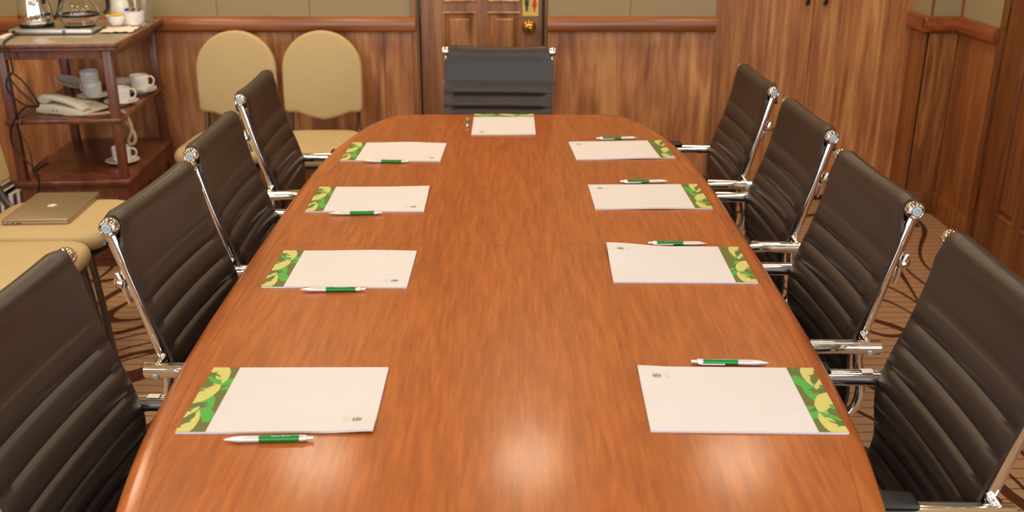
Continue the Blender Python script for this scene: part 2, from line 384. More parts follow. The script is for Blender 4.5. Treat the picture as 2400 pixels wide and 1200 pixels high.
def knob(par, mat):
    bm = B()
    lathe(bm, [(0, 0), (.031, 0), (.032, .003), (.029, .008), (.014, .011), (.011, .02), (.011, .028), (.018, .032), (.0255, .042), (.027, .052), (.024, .060), (.014, .066), (.0135, .064), (.009, .064), (0, .066)], 32, mat)
    return obj('door_knob', bm, 'brass', par, angle=50)
knob(d1, Matrix.Translation((.078, YB + .008, .888)) @ Matrix.Rotation(R(90), 4, 'X'))
for z in (.3, .93, 1.75):
    bm = B(); tube(bm, [(-.421, YB + .002, z), (-.421, YB + .002, z + .09)], .005, 10); obj('hinge', bm, 'grey_metal', d1)

# washroom sign on the door
sg = thing('washroom_sign', 'gold washroom sign with man and woman figures above the brass knob', 'sign', (.084, YB + .0065, .938))
bm = B(); box(bm, -.036, .036, -.002, .0015, 0, .165, .0008, 1); obj('plate', bm, 'sign_gold', sg)
bm = B(); box(bm, -.036, .036, -.0032, -.002, 0, .009); obj('border', bm, 'sign_gold', sg)
def flat_fig(par, name, polys, mat, y=-.0022):
    bm = B(); RX = Matrix.Rotation(R(90), 4, 'X')
    for p in polys: prism(bm, p, -y, -y + .0006, RX)
    return obj(name, bm, mat, par, smooth=False)
def disc(cx, cz, rx, rz, n=20): return [(cx + rx * math.cos(2 * PI * i / n), cz + rz * math.sin(2 * PI * i / n)) for i in range(n)]
flat_fig(sg, 'man_figure', [disc(-.017, .083, .006, .0065), [(-.027, .072), (-.007, .072), (-.0075, .045), (-.0105, .045), (-.011, .020), (-.016, .020), (-.017, .045), (-.018, .020), (-.023, .020), (-.0235, .045), (-.0265, .045)]], 'sign_dark')
flat_fig(sg, 'woman_figure', [disc(.018, .083, .006, .0065), [(.012, .073), (.024, .073), (.030, .042), (.0235, .040), (.022, .018), (.0185, .018), (.018, .038), (.0165, .018), (.0135, .018), (.0125, .040), (.006, .042)]], 'sign_red')
flat_fig(sg, 'divider', [[(-.0005, .020), (.0008, .020), (.0008, .09), (-.0005, .09)]], 'sign_green')

# closet doors in the alcove
cl = thing('closet', 'tall built-in wooden closet with two doors and dark pull handles', 'closet', (1.414, YB + .19, 0))
for x0, x1, hx in ((-.483, .009, -.027), (.012, .483, .057)):
    bm = B(); box(bm, x0, x1, 0, .022, .03, 2.28, .002, 1); dr = obj('closet_door', bm, 'closet_wood', cl)
    bm = B(); tube(bm, smooth_path([(hx, 0, .972), (hx, -.022, .976), (hx, -.026, .99), (hx, -.026, 1.09), (hx, -.022, 1.104), (hx, 0, 1.108)], 4), .008, 10)
    obj('handle', bm, 'dark_metal', dr)
bm = B(); box(bm, -.483, .483, .022, .06, 0, 2.29); obj('carcass', bm, 'groove', cl, smooth=False)

# right wall with its door
WY0, WY1, WZ0, WZ1 = -2.2, 1.5, .6, 2.45     # side windows
bm = B(); box(bm, XR, XR + .3, YF - .2, WY0, 0, ZC); box(bm, XR, XR + .3, WY0, WY1, 0, WZ0); box(bm, XR, XR + .3, WY0, WY1, WZ1, ZC); box(bm, XR, XR + .3, WY1, 3.45, 0, ZC); box(bm, XR, XR + .3, 3.45, 4.17, 2.06, ZC); box(bm, XR + .08, XR + .3, 3.45, 4.17, 0, 2.06); box(bm, XR, XR + .3, 4.17, YB + .5, 0, ZC)
wr = struct(obj('wall_right', bm, 'fabric_wall', smooth=False))
def side_panel(y0, y1, z0, z1, mat, name, par, x=XR, s=-1):
    bm = B(); box(bm, x + s * .006, x - s * .002, y0 + .0015, y1 - .0015, z0, z1, .0012, 1); obj(name, bm, mat, par, smooth=False)
def rail_y(y0, y1, x, s, par, mat='side_rail'):
    bm = B(); n = len(RP); a = [bm.verts.new((x - s * p, y0, z)) for p, z in RP]; c = [bm.verts.new((x - s * p, y1, z)) for p, z in RP]
    for i in range(n): bm.faces.new((a[i], a[(i + 1) % n], c[(i + 1) % n], c[i]))
    bm.faces.new(a); bm.faces.new(c); obj('chair_rail', bm, mat, par, angle=25)
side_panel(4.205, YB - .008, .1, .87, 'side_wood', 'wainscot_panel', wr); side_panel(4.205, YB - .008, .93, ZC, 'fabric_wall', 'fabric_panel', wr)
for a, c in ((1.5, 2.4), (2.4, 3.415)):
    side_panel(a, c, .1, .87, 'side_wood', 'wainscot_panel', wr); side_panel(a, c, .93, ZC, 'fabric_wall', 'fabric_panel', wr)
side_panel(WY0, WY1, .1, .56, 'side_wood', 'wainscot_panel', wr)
rail_y(4.19, YB - .001, XR, -1, wr); rail_y(1.55, 3.42, XR, -1, wr)
def side_window(n, x, s):
    bm = B()
    for a, c, e, g in ((WY0, WY1, WZ0, WZ0 + .05), (WY0, WY1, WZ1 - .05, WZ1), (WY0, WY0 + .05, WZ0, WZ1), (WY1 - .05, WY1, WZ0, WZ1), (-.99, -.94, WZ0, WZ1), (.24, .29, WZ0, WZ1)):
        box(bm, x + s * .06, x + s * .12, a, c, e, g, .004, 1)
    w = struct(obj('window_%d' % n, bm, 'tinted'))
    bm = B(); box(bm, x - s * .03, x + s * .05, WY0 - .05, WY1 + .05, WZ0 - .03, WZ0, .004, 2); obj('window_sill', bm, 'tinted', w)
side_window(2, XR, 1)
bm = B(); box(bm, XR - .012, XR - .006, YB - .022, YB - .010, .94, ZC); obj('corner_bead', bm, 'side_rail', wr)
for y0, y1 in ((4.19, YB - .014), (YF, 3.42)):
    bm = B(); box(bm, XR - .014, XR, y0, y1, 0, .105, .004, 2); struct(obj('baseboard_right', bm, 'side_wood'))
bm = B(); box(bm, XR - .012, XR + .02, 4.165, 4.195, 0, 2.1, .003, 2); box(bm, XR - .012, XR + .02, 3.42, 3.45, 0, 2.1, .003, 2); box(bm, XR - .012, XR + .02, 3.42, 4.195, 2.06, 2.11, .003, 2)
struct(obj('trim_2', bm, 'side_door'))
d2 = bpy.data.objects.new('door_2', None); COL.objects.link(d2); d2['kind'] = 'structure'
d2.location = (XR + .004, 4.160, 0); d2.rotation_euler = (0, 0, R(-90))
door_leaf([0, .165, .325, .385, .565, .70], [0.006, .185, .956, 1.0, 1.9, 2.05], 0, .04, 'side_door', 'side_door', d2)
for z in (.16, .93, 1.75):
    bm = B(); tube(bm, [(-.003, -.008, z), (-.003, -.008, z + .10)], .006, 10); obj('hinge', bm, 'brass', d2)

# left wall
side_window(3, XL, -1)
bm = B(); box(bm, XL - .3, XL, YF - .2, WY0, 0, ZC); box(bm, XL - .3, XL, WY0, WY1, 0, WZ0); box(bm, XL - .3, XL, WY0, WY1, WZ1, ZC); box(bm, XL - .3, XL, WY1, YB + .5, 0, ZC); wl = struct(obj('wall_left', bm, 'fabric_wall', smooth=False))
side_panel(WY0, WY1, .1, .56, 'wall_wood', 'wainscot_panel', wl, XL, 1)
for a in range(3):
    y0 = 1.5 + a * 1.03; side_panel(y0, min(y0 + 1.03, YB - .01), .1, .87, 'wall_wood', 'wainscot_panel', wl, XL, 1)
rail_y(1.55, YB - .001, XL, 1, wl, 'side_rail')
bm = B(); box(bm, XL, XL + .014, YF, YB - .014, 0, .105, .004, 2); struct(obj('baseboard_left', bm, 'side_wood'))
# wall behind the camera with the window
x0, x1, z0, z1 = WIN
bm = B(); box(bm, XL - .3, x0, YF - .2, YF, 0, ZC); box(bm, x1, XR + .3, YF - .2, YF, 0, ZC); box(bm, x0, x1, YF - .2, YF, 0, z0); box(bm, x0, x1, YF - .2, YF, z1, ZC)
wf = struct(obj('wall_front', bm, 'fabric_wall', smooth=False))
for a, c in ((XL, -1.5), (-1.5, 0), (0, 1.5), (1.5, XR)):
    bm = B(); box(bm, a + .0015, c - .0015, YF, YF + .006, .1, .56, .001, 1); obj('wainscot_panel', bm, 'wall_wood', wf, smooth=False)
bm = B()
for a, c, e, g in ((x0, x1, z0, z0 + .05), (x0, x1, z1 - .05, z1), (x0, x0 + .05, z0, z1), (x1 - .05, x1, z0, z1), (-1.09, -1.04, z0, z1), (.34, .39, z0, z1)):
    box(bm, a, c, YF - .12, YF - .06, e, g, .004, 1)
w1 = struct(obj('window_1', bm, 'tinted'))
# no separate pane tint: plain clear panes, thin
bm = B(); box(bm, x0 - .05, x1 + .05, YF - .05, YF + .03, z0 - .03, z0, .004, 2); obj('window_sill', bm, 'tinted', w1)

# ceiling downlights, with unseen fill lamps added on the left
lamp0 = thing('downlight_or_fill', 'round recessed ceiling downlight or added fill lamp', 'ceiling light', (LAMPS[0][0], LAMPS[0][1], ZC), 0, 'recessed downlights in the ceiling')
bm = B(); lathe(bm, [(.125, -.001), (.150, -.001), (.153, -.006), (.145, -.012), (.130, -.008), (.125, -.001)], 32); obj('trim_ring', bm, 'pen_silver', lamp0)
bm = B(); lathe(bm, [(0, -.003), (.126, -.003)], 32); obj('lens', bm, 'lamp_lens', lamp0)
for i, (x, y) in enumerate(LAMPS):
    r_ = lamp0 if i == 0 else dup(lamp0, (x, y, ZC), 0, lamp0['label'], lamp0['group'])
    area('downlight_or_fill_light', (0, 0, -.014), (0, 0, 0), .24 if y < 4 else .36, .24, LAMP_W[y] * (6.0 if x < -1 and y < 4 else 3.5 if x > 1 and y < 4 else 1), LAMP_COL if y < 4 else (1.0, .72, .38), 'DISK', r_)  # left lamps boosted to fill the dark carpet, right ones for leather highlights

# ------------------------------------------------------------------ the conference table
TC = (-.015, 2.12)
HW = [(0, .565), (.3, .564), (.5, .561), (.7, .552), (.85, .540), (1.0, .517), (1.1, .496), (1.18, .476), (1.25, .450), (1.30, .424), (1.335, .392), (1.350, .360), (1.353, .33)]
def outline(inset=0):
    q = smooth_path([(w, d, 0) for d, w in HW], 4)
    q = [(p.x, p.y) for p in q]
    full = [(x, y) for x, y in q] + [(.2, 1.353), (-.2, 1.353)] + [(-x, y) for x, y in reversed(q)]
    full += [(-x, -y) for x, y in q[1:]] + [(-.2, -1.353), (.2, -1.353)] + [(x, -y) for x, y in reversed(q[1:])]
    n = len(full); out = []
    for i in range(n):
        a = Vector(full[i - 1]); c = Vector(full[(i + 1) % n]); t = (c - a).normalized(); nrm = Vector((t.y, -t.x))
        p = Vector(full[i]) - nrm * inset; out.append((p.x, p.y))
    return out
tb = thing('conference_table', 'long boat-shaped wooden conference table with rounded ends', 'table', (TC[0], TC[1], 0))
LIP = .036
inner = outline(LIP)
for s in (1, -1):
    half = [p for p in inner if p[1] * s > 1e-6]
    # close the half at the centre seam
    xs = .565 - LIP; gap = .0006
    half = sorted(half, key=lambda p: math.atan2(p[1] * s, p[0]))
    poly = [(xs, s * gap)] + half + [(-xs, s * gap)]
    if s < 0: poly = poly[::-1]
    bm = B(); prism(bm, poly, .700, .740, bev=.0003, seg=1); obj('tabletop_leaf', bm, 'table', tb, smooth=False)
prof = [(LIP - .0003, .7400), (.018, .740), (.010, .7385), (.004, .7345), (.0008, .728), (0, .720), (.0012, .711), (.005, .705), (.011, .7015), (.02, .700), (LIP - .0003, .700)]
rings = [outline(i_) for i_, z in prof]
bm = B(); V = [[bm.verts.new((p[0], p[1], z)) for p in r_] for r_, (i_, z) in zip(rings, prof)]
n = len(V[0])
for a, c in zip(V, V[1:] + V[:1]):
    for j in range(n): bm.faces.new((a[j], a[(j + 1) % n], c[(j + 1) % n], c[j]))
obj('edge_lipping', bm, 'table_edge', tb, angle=40)
bm = B(); prism(bm, outline(.055), .692, .6995); obj('underlay', bm, 'groove', tb, smooth=False)
for y in (-.75, .75):
    bm = B(); box(bm, -.09, .09, y - .28, y + .28, .09, .692, .008, 2); box(bm, -.13, .13, y - .36, y + .36, 0, .03, .008, 2); box(bm, -.11, .11, y - .32, y + .32, .03, .09, .01, 2)
    obj('pedestal', bm, 'mahog', tb)
bm = B(); box(bm, -.02, .02, -.47, .47, .30, .42, .004, 2); obj('stretcher', bm, 'mahog', tb)

# ------------------------------------------------------------------ notepads and pens
TZ = .7402
def warp(lifts):
    def f(x, y):
        z = 0
        for (cx, cy, rx, ry, h) in lifts:
            dx = max(0, 1 - abs(x - cx) / rx); dy = max(0, 1 - abs(y - cy) / ry)
            z += h * (dx * dx * (3 - 2 * dx)) * (dy * dy * (3 - 2 * dy))
        return z
    return f
LG = .297; SH = .210; BAND = .045; TH = .0036
CR = lambda x, y: ((x - (48 + 395 * (845 - y) / 660)) / (322 - 25 * (845 - y) / 660), (845 - y) / 660)
SHAPES = [
 ('green', [(430,485),(450,495),(462,520),(455,570),(420,640),(455,655),(460,690),(440,735),(400,757),(350,752),(310,738),(335,735),(318,725),(305,680),(300,628),(262,682),(200,640),(180,625),(280,618),(330,618),(395,600),(355,590),(385,562),(330,568),(290,555),(340,542),(390,515)]),
 ('green', [(672,305),(640,378),(520,388),(560,352),(600,318)]),
 ('green', [(622,384),(598,432),(498,434),(550,408)]),
 ('green', [(318,402),(360,404),(342,442),(285,447),(292,425)]),
 ('lime', [(443,185),(612,185),(630,200),(635,230),(622,280),(600,318),(565,350),(526,374),(526,325),(505,288),(535,288),(500,272),(470,255),(500,236),(440,244),(412,240)]),
 ('lime', [(526,374),(518,405),(500,440),(460,475),(420,503),(370,532),(310,556),(210,575),(280,452),(350,446),(330,432),(380,412),(420,392),(470,384),(432,378),(440,362),(480,372)]),
 ('lime', [(458,278),(488,285),(512,302),(522,322),(505,326),(470,314)]),
 ('lime', [(300,600),(285,628),(250,655),(205,675),(165,698),(120,722),(160,652),(200,655),(215,640),(232,622)]),
 ('lime', [(290,632),(302,655),(306,690),(296,735),(270,780),(235,820),(195,845),(48,845),(70,808),(105,808),(98,788),(150,765),(212,752),(195,742),(245,705),(262,670)]),
 ('green', [(375,292),(408,284),(455,305),(480,322),(522,330),(525,376),(480,372),(430,355),(395,330)]),
]
def clip01(p): return (min(1, max(0, p[0])), min(1, max(0, p[1])))
def make_pad(loc, deg, label, lifts):
    f = warp(lifts); t = thing('notepad', label, 'notepad', (loc[0], loc[1], TZ), R(deg), 'branded notepads on the table')
    X = lambda s: -LG / 2 + s; Y = lambda s: -SH / 2 + s
    # stack of sheets
    def slab(nm, xa, xb, zlo, zhi, mat):
        bm = B(); nx, ny = 24, 16
        g = [[[bm.verts.new((X(xa + (xb - xa) * i / nx), Y(SH * j / ny), (zl + f(xa + (xb - xa) * i / nx, SH * j / ny) * (1 if k else .86)))) for j in range(ny + 1)] for i in range(nx + 1)] for k, zl in enumerate((zlo, zhi))]
        for i in range(nx):
            for j in range(ny):
                bm.faces.new((g[0][i][j], g[0][i][j + 1], g[0][i + 1][j + 1], g[0][i + 1][j])); bm.faces.new((g[1][i][j], g[1][i + 1][j], g[1][i + 1][j + 1], g[1][i][j + 1]))
        for i in range(nx):
            bm.faces.new((g[0][i][0], g[0][i + 1][0], g[1][i + 1][0], g[1][i][0])); bm.faces.new((g[0][i][ny], g[1][i][ny], g[1][i + 1][ny], g[0][i + 1][ny]))
        for j in range(ny):
            bm.faces.new((g[0][0][j], g[1][0][j], g[1][0][j + 1], g[0][0][j + 1])); bm.faces.new((g[0][nx][j], g[0][nx][j + 1], g[1][nx][j + 1], g[1][nx][j]))
        return obj(nm, bm, mat, t, angle=30)
    slab('sheets', 0, LG, 0, TH, 'paper')
    # printed band: base and leaf shapes, each layer a hair higher, following the sheet
    mats = ['olive', 'green', 'lime']; bm = B()
    def poly(pts, z, mi):
        vs = [bm.verts.new((X(a * BAND), Y(c * SH), TH + z + f(a * BAND, c * SH))) for a, c in pts]
        fc = bm.faces.new(vs); fc.material_index = mi
    poly([(0, 0), (1, 0), (1, 1), (0, 1)], .00006, 0)
    for k, (c_, pts) in enumerate(SHAPES):
        q = [clip01(CR(*p)) for p in pts]; d = []
        for p in q:
            if not d or (abs(p[0] - d[-1][0]) + abs(p[1] - d[-1][1])) > 1e-4: d.append(p)
        poly(d, .00012 + .00004 * k, mats.index(c_))
    bmesh.ops.triangulate(bm, faces=bm.faces[:], ngon_method='EAR_CLIP')
    for fc in bm.faces:
        if fc.normal.z < 0: fc.normal_flip()
    me = bpy.data.meshes.new('printed_band'); bm.to_mesh(me); bm.free()
    for m_ in mats: me.materials.append(M[m_])
    o = bpy.data.objects.new('printed_band', me); COL.objects.link(o); o.parent = t
    # palm logo: up is +X of the pad
    bm = B(); cx, cy = .2635, .034
    P2 = lambda a, c: (cx + c, cy - a)       # a: right, c: up
    def leaf(a0, c0, a1, c1, w):
        d = Vector((a1 - a0, c1 - c0)); n_ = Vector((-d.y, d.x)).normalized() * w; p0 = Vector((a0, c0))
        q = [p0, p0 + d * .45 + n_, p0 + d, p0 + d * .45 - n_]
        vs = [bm.verts.new((X(P2(v.x, v.y)[0]), Y(P2(v.x, v.y)[1]), TH + .0001 + f(*P2(v.x, v.y)))) for v in q]; bm.faces.new(vs)
    for c0, L_, up in ((.0, .0075, .0012), (.0035, .0088, .0028), (.0068, .0075, .0034), (.0095, .0055, .004)):
        leaf(-.0006, c0, -L_, c0 + up - .002, .0013); leaf(.0006, c0, L_, c0 + up - .002, .0013)
    leaf(0, -.001, 0, .0135, .0016); leaf(-.0018, -.003, 0, .004, .0008); leaf(.0018, -.003, 0, .004, .0008)
    obj('palm_logo', bm, 'logo_green', t, smooth=False)
    bm = B()
    for v in ((-.0003, -.0075, .0003, -.001),):
        a0, c0, a1, c1 = v; bm.faces.new([bm.verts.new((X(P2(a, c)[0]), Y(P2(a, c)[1]), TH + .0001 + f(*P2(a, c)))) for a, c in ((a0, c0), (a1, c0), (a1, c1), (a0, c1))])
    for s_, sz, oy, sp in (('OASIS', .0046, -.0125, 1.9), ('HOTEL', .0040, -.0170, 1.9)):
        tt = text_bm(s_, sz, sp)
        for v in tt.verts:
            a, c = v.co.x, v.co.y + oy; p = P2(a, c); v.co = (X(p[0]), Y(p[1]), TH + .0001 + f(*p))
        merge(bm, tt)
    obj('lettering', bm, 'logo_ink', t, smooth=False)
    return t
PADS = [
 ((-.358, 1.401), .3, 'notepad nearest the camera on the left side, beside the near left chair', [(.297, 0, .075, .06, .0045), (.2, 0, .12, .05, .0012)]),
 ((-.362, 1.967), -.4, 'second nearest notepad on the left side, pen touching its near edge', [(.2, .21, .12, .1, .002)]),
 ((-.370, 2.459), .5, 'third notepad from the camera on the left side of the table', [(.297, .21, .12, .1, .002)]),
 ((-.357, 2.935), -1.6, 'farthest notepad on the left side, by the beige chairs', [(.18, .21, .13, .1, .003)]),
 ((.360, 1.402), 178.7, 'notepad nearest the camera on the right side with pen lying behind it', [(.297, 0, .06, .06, .002)]),
 ((.360, 1.993), 179.0, 'second nearest notepad on the right side with its logo corner curled up', [(.297, 0, .16, .16, .0095), (.1, .0, .1, .08, .001)]),
 ((.357, 2.481), 180.9, 'third notepad from the camera on the right side of the table', [(.14, .21, .13, .09, .002)]),
 ((.333, 2.958), 183.4, 'farthest notepad on the right side, its band toward the far right chair', [(.1, .21, .13, .09, .002)]),
 ((-.028, 3.300), -89.8, 'upright notepad at the head of the table in front of the end chair', [(.297, .21, .08, .1, .001)]),
]
for a in PADS: make_pad(*a)

# pens -- tip toward -X, lettering reads upright with the tip on the left
PR = .0049
pen0 = thing('ballpoint_pen', '', 'pen')
LX = Matrix.Rotation(R(90), 4, 'Y')       # lathe axis z -> +x
PL = .133
def xp(fr): return -PL / 2 + PL * fr      # fr from the tip
bm = B(); lathe(bm, [(PR, xp(.40)), (PR * 1.0, xp(.60)), (PR * 1.0, xp(.846))], 24, LX); obj('barrel', bm, 'pen_green', pen0)
bm = B(); lathe(bm, [(.0012, xp(.10)), (.0036, xp(.10)), (.0046, xp(.15)), (.0051, xp(.22)), (.0050, xp(.30)), (.0050, xp(.40)), (PR * .9, xp(.401))], 24, LX)
for k in range(5):
    for a in (-.9, -2.2, 2.6):
        bmesh.ops.create_icosphere(bm, subdivisions=1, radius=.0008, matrix=Matrix.Translation((xp(.17 + .045 * k), math.cos(a) * .0049, math.sin(a) * .0049)))
grip = obj('grip', bm, 'pen_silver', pen0)
bm = B(); lathe(bm, [(0, xp(0)), (.0006, xp(.003)), (.0009, xp(.02)), (.0016, xp(.03)), (.0036, xp(.10))], 20, LX); obj('tip', bm, 'pen_silver', pen0)
bm = B(); lathe(bm, [(PR * .9, xp(.845)), (.0051, xp(.847)), (.0050, xp(.90)), (.0042, xp(.925)), (.003, xp(.926))], 24, LX); obj('collar', bm, 'pen_silver', pen0)
bm = B(); lathe(bm, [(.0030, xp(.92)), (.0028, xp(.99)), (.0022, xp(1.0)), (0, xp(1.0))], 20, LX); obj('plunger', bm, 'pen_silver', pen0)
bm = B(); cp = [(xp(.91), .0045, -.001), (xp(.88), .0066, -.0015), (xp(.83), .0072, -.0015), (xp(.60), .0066, -.0015), (xp(.575), .0056, -.0015)]
tube(bm, smooth_path(cp, 4), .0016, 8, ry=.0009, up=(0, 1, 0)); obj('clip', bm, 'pen_silver', pen0)
tt = text_bm('OASIS HOTEL', .0040, 1.15)
for v in tt.verts:
    a = -.40 + v.co.y / PR; v.co = (v.co.x + xp(.64), math.sin(a) * (PR + .00008), math.cos(a) * (PR + .00008))
obj('lettering', tt, 'pen_print', pen0, smooth=False)
def mid(a, c): return ((a[0] + c[0]) / 2, (a[1] + c[1]) / 2)
def ang(tip, end): return math.atan2(end[1] - tip[1], end[0] - tip[0])
PENS = [   # tip, end
 ((-.428, 1.271), (-.294, 1.276), 'green and silver pen lying in front of the near left notepad'),
 ((-.428, 1.843), (-.296, 1.846), 'green and silver pen against the near edge of the second left notepad'),
 ((-.455, 2.331), (-.322, 2.336), 'green and silver pen against the near edge of the third left notepad'),
 ((-.437, 2.818), (-.304, 2.813), 'green and silver pen along the near edge of the farthest left notepad'),
 ((.441, 1.519), (.307, 1.525), 'green and silver pen behind the near right notepad, clip toward the camera'),
 ((.442, 2.114), (.310, 2.117), 'green and silver pen behind the curled right notepad'),
 ((.429, 2.611), (.296, 2.607), 'green and silver pen behind the third right notepad'),
 ((.403, 3.098), (.269, 3.089), 'green and silver pen behind the farthest right notepad'),
 ((-.153, 3.385), (-.150, 3.252), 'pen seen end-on beside the notepad at the head of the table'),
]
for i, (tip, end, lab) in enumerate(PENS):
    c = mid(tip, end); a = ang(tip, end); z = TZ + .0052
    p = pen0 if i == 0 else dup(pen0, (0, 0, 0), 0, lab)
    p['label'] = lab; p['group'] = 'pens beside the notepads'
    p.location = (c[0], c[1], z); p.rotation_euler = (0, 0, a)

# ------------------------------------------------------------------ ribbed office chairs
# local frame: +Y faces the table, X across; origin on the floor under the top rod
PROF = [(-.013, .885), (-.0155, .905), (-.0155, .922), (-.010, .933), (0, .9365), (.010, .932), (.0155, .92), (.018, .90), (.021, .87), (.028, .835), (.040, .790), (.054, .745), (.070, .702), (.083, .660), (.091, .625), (.091, .590), (.086, .552), (.083, .518), (.088, .485), (.102, .462)]
SEATP = [(.104, .461), (.125, .452), (.17, .449), (.25, .451), (.33, .455), (.41, .455), (.455, .446), (.478, .428), (.484, .405)]
HWID = .2035
def sling(path, seams_fn, name, par, sag):
    pts = smooth_path([(0, u, z) for u, z in path], 8); pts = [Vector((p.y, p.z)) for p in pts]
    # resample by arc length
    L_ = [0]
    for a, c in zip(pts[:-1], pts[1:]): L_.append(L_[-1] + (c - a).length)
    tot = L_[-1]; seams = seams_fn(pts, L_)
    marks = [0] + seams + [tot]; ss = []
    for a, c in zip(marks[:-1], marks[1:]):
        k = 8 if c - a < .08 else 22
        ss += [a + (c - a) * j / k for j in range(k)]
    ss.append(tot)
    def at(s):
        for i in range(len(L_) - 1):
            if s <= L_[i + 1] + 1e-9: return pts[i].lerp(pts[i + 1], (s - L_[i]) / max(1e-9, L_[i + 1] - L_[i]))
        return pts[-1]
    def bulge(s):
        for a, c in zip(marks[:-1], marks[1:]):
            if s <= c + 1e-9:
                t = (s - a) / (c - a); w = c - a
                if w > .08: return .0015 + .003 * min(1, (1 - t) * 5) ** .5 if a < .01 else .001 + .004 * math.sin(PI * t) ** .5
                return .0082 * math.sin(PI * min(1, max(0, t))) ** .55
        return 0
    nx = 18; bm = B(); F = []; K = []
    for s in ss:
        p = at(s); d = (at(min(tot, s + .003)) - at(max(0, s - .003))).normalized(); nrm = Vector((-d.y, d.x))     # toward the front
        if nrm.x < 0 and s > .09: pass
        fr, bk = [], []
        for i in range(nx + 1):
            x = -1 + 2 * i / nx; e = 1 - x * x; fade = min(1, (1 - abs(x)) * 9) ** .5
            b_ = (.0035 + bulge(s) * fade)
            k = Vector(sag(s / tot)) * e; q = p + k
            hw_ = HWID if (p.y < .885 or name == 'seat') else .1865 + (HWID - .1865) * max(0, min(1, (.915 - p.y) / .03)) * (1 if s > .07 else 0)
            fr.append(bm.verts.new((x * hw_, q.x + nrm.x * b_ * FS, q.y + nrm.y * b_ * FS)))
            bk.append(bm.verts.new((x * hw_, q.x - nrm.x * b_ * .8 * FS, q.y - nrm.y * b_ * .8 * FS)))
        F.append(fr); K.append(bk)
    m_ = len(ss)
    for a in range(m_ - 1):
        for i in range(nx):
            bm.faces.new((F[a][i], F[a][i + 1], F[a + 1][i + 1], F[a + 1][i])); bm.faces.new((K[a][i], K[a + 1][i], K[a + 1][i + 1], K[a][i + 1]))
        bm.faces.new((F[a][0], F[a + 1][0], K[a + 1][0], K[a][0])); bm.faces.new((F[a][nx], K[a][nx], K[a + 1][nx], F[a + 1][nx]))
    for i in range(nx):
        bm.faces.new((F[0][i], K[0][i], K[0][i + 1], F[0][i + 1])); bm.faces.new((F[-1][i], F[-1][i + 1], K[-1][i + 1], K[-1][i]))
    return obj(name, bm, 'leather', par, angle=50)
FS = 1
def back_seams(pts, L_):
    out = []
    for z in (.815, .765, .718, .672, .628, .585, .542, .500):
        for i in range(len(pts) - 1):
            if L_[i] > .08 and pts[i].y >= z > pts[i + 1].y: out.append(L_[i] + (L_[i + 1] - L_[i]) * (pts[i].y - z) / (pts[i].y - pts[i + 1].y)); break
    return out
def seat_seams(pts, L_):
    k = int(L_[-1] / .048); return [L_[-1] * i / k for i in range(1, k)]
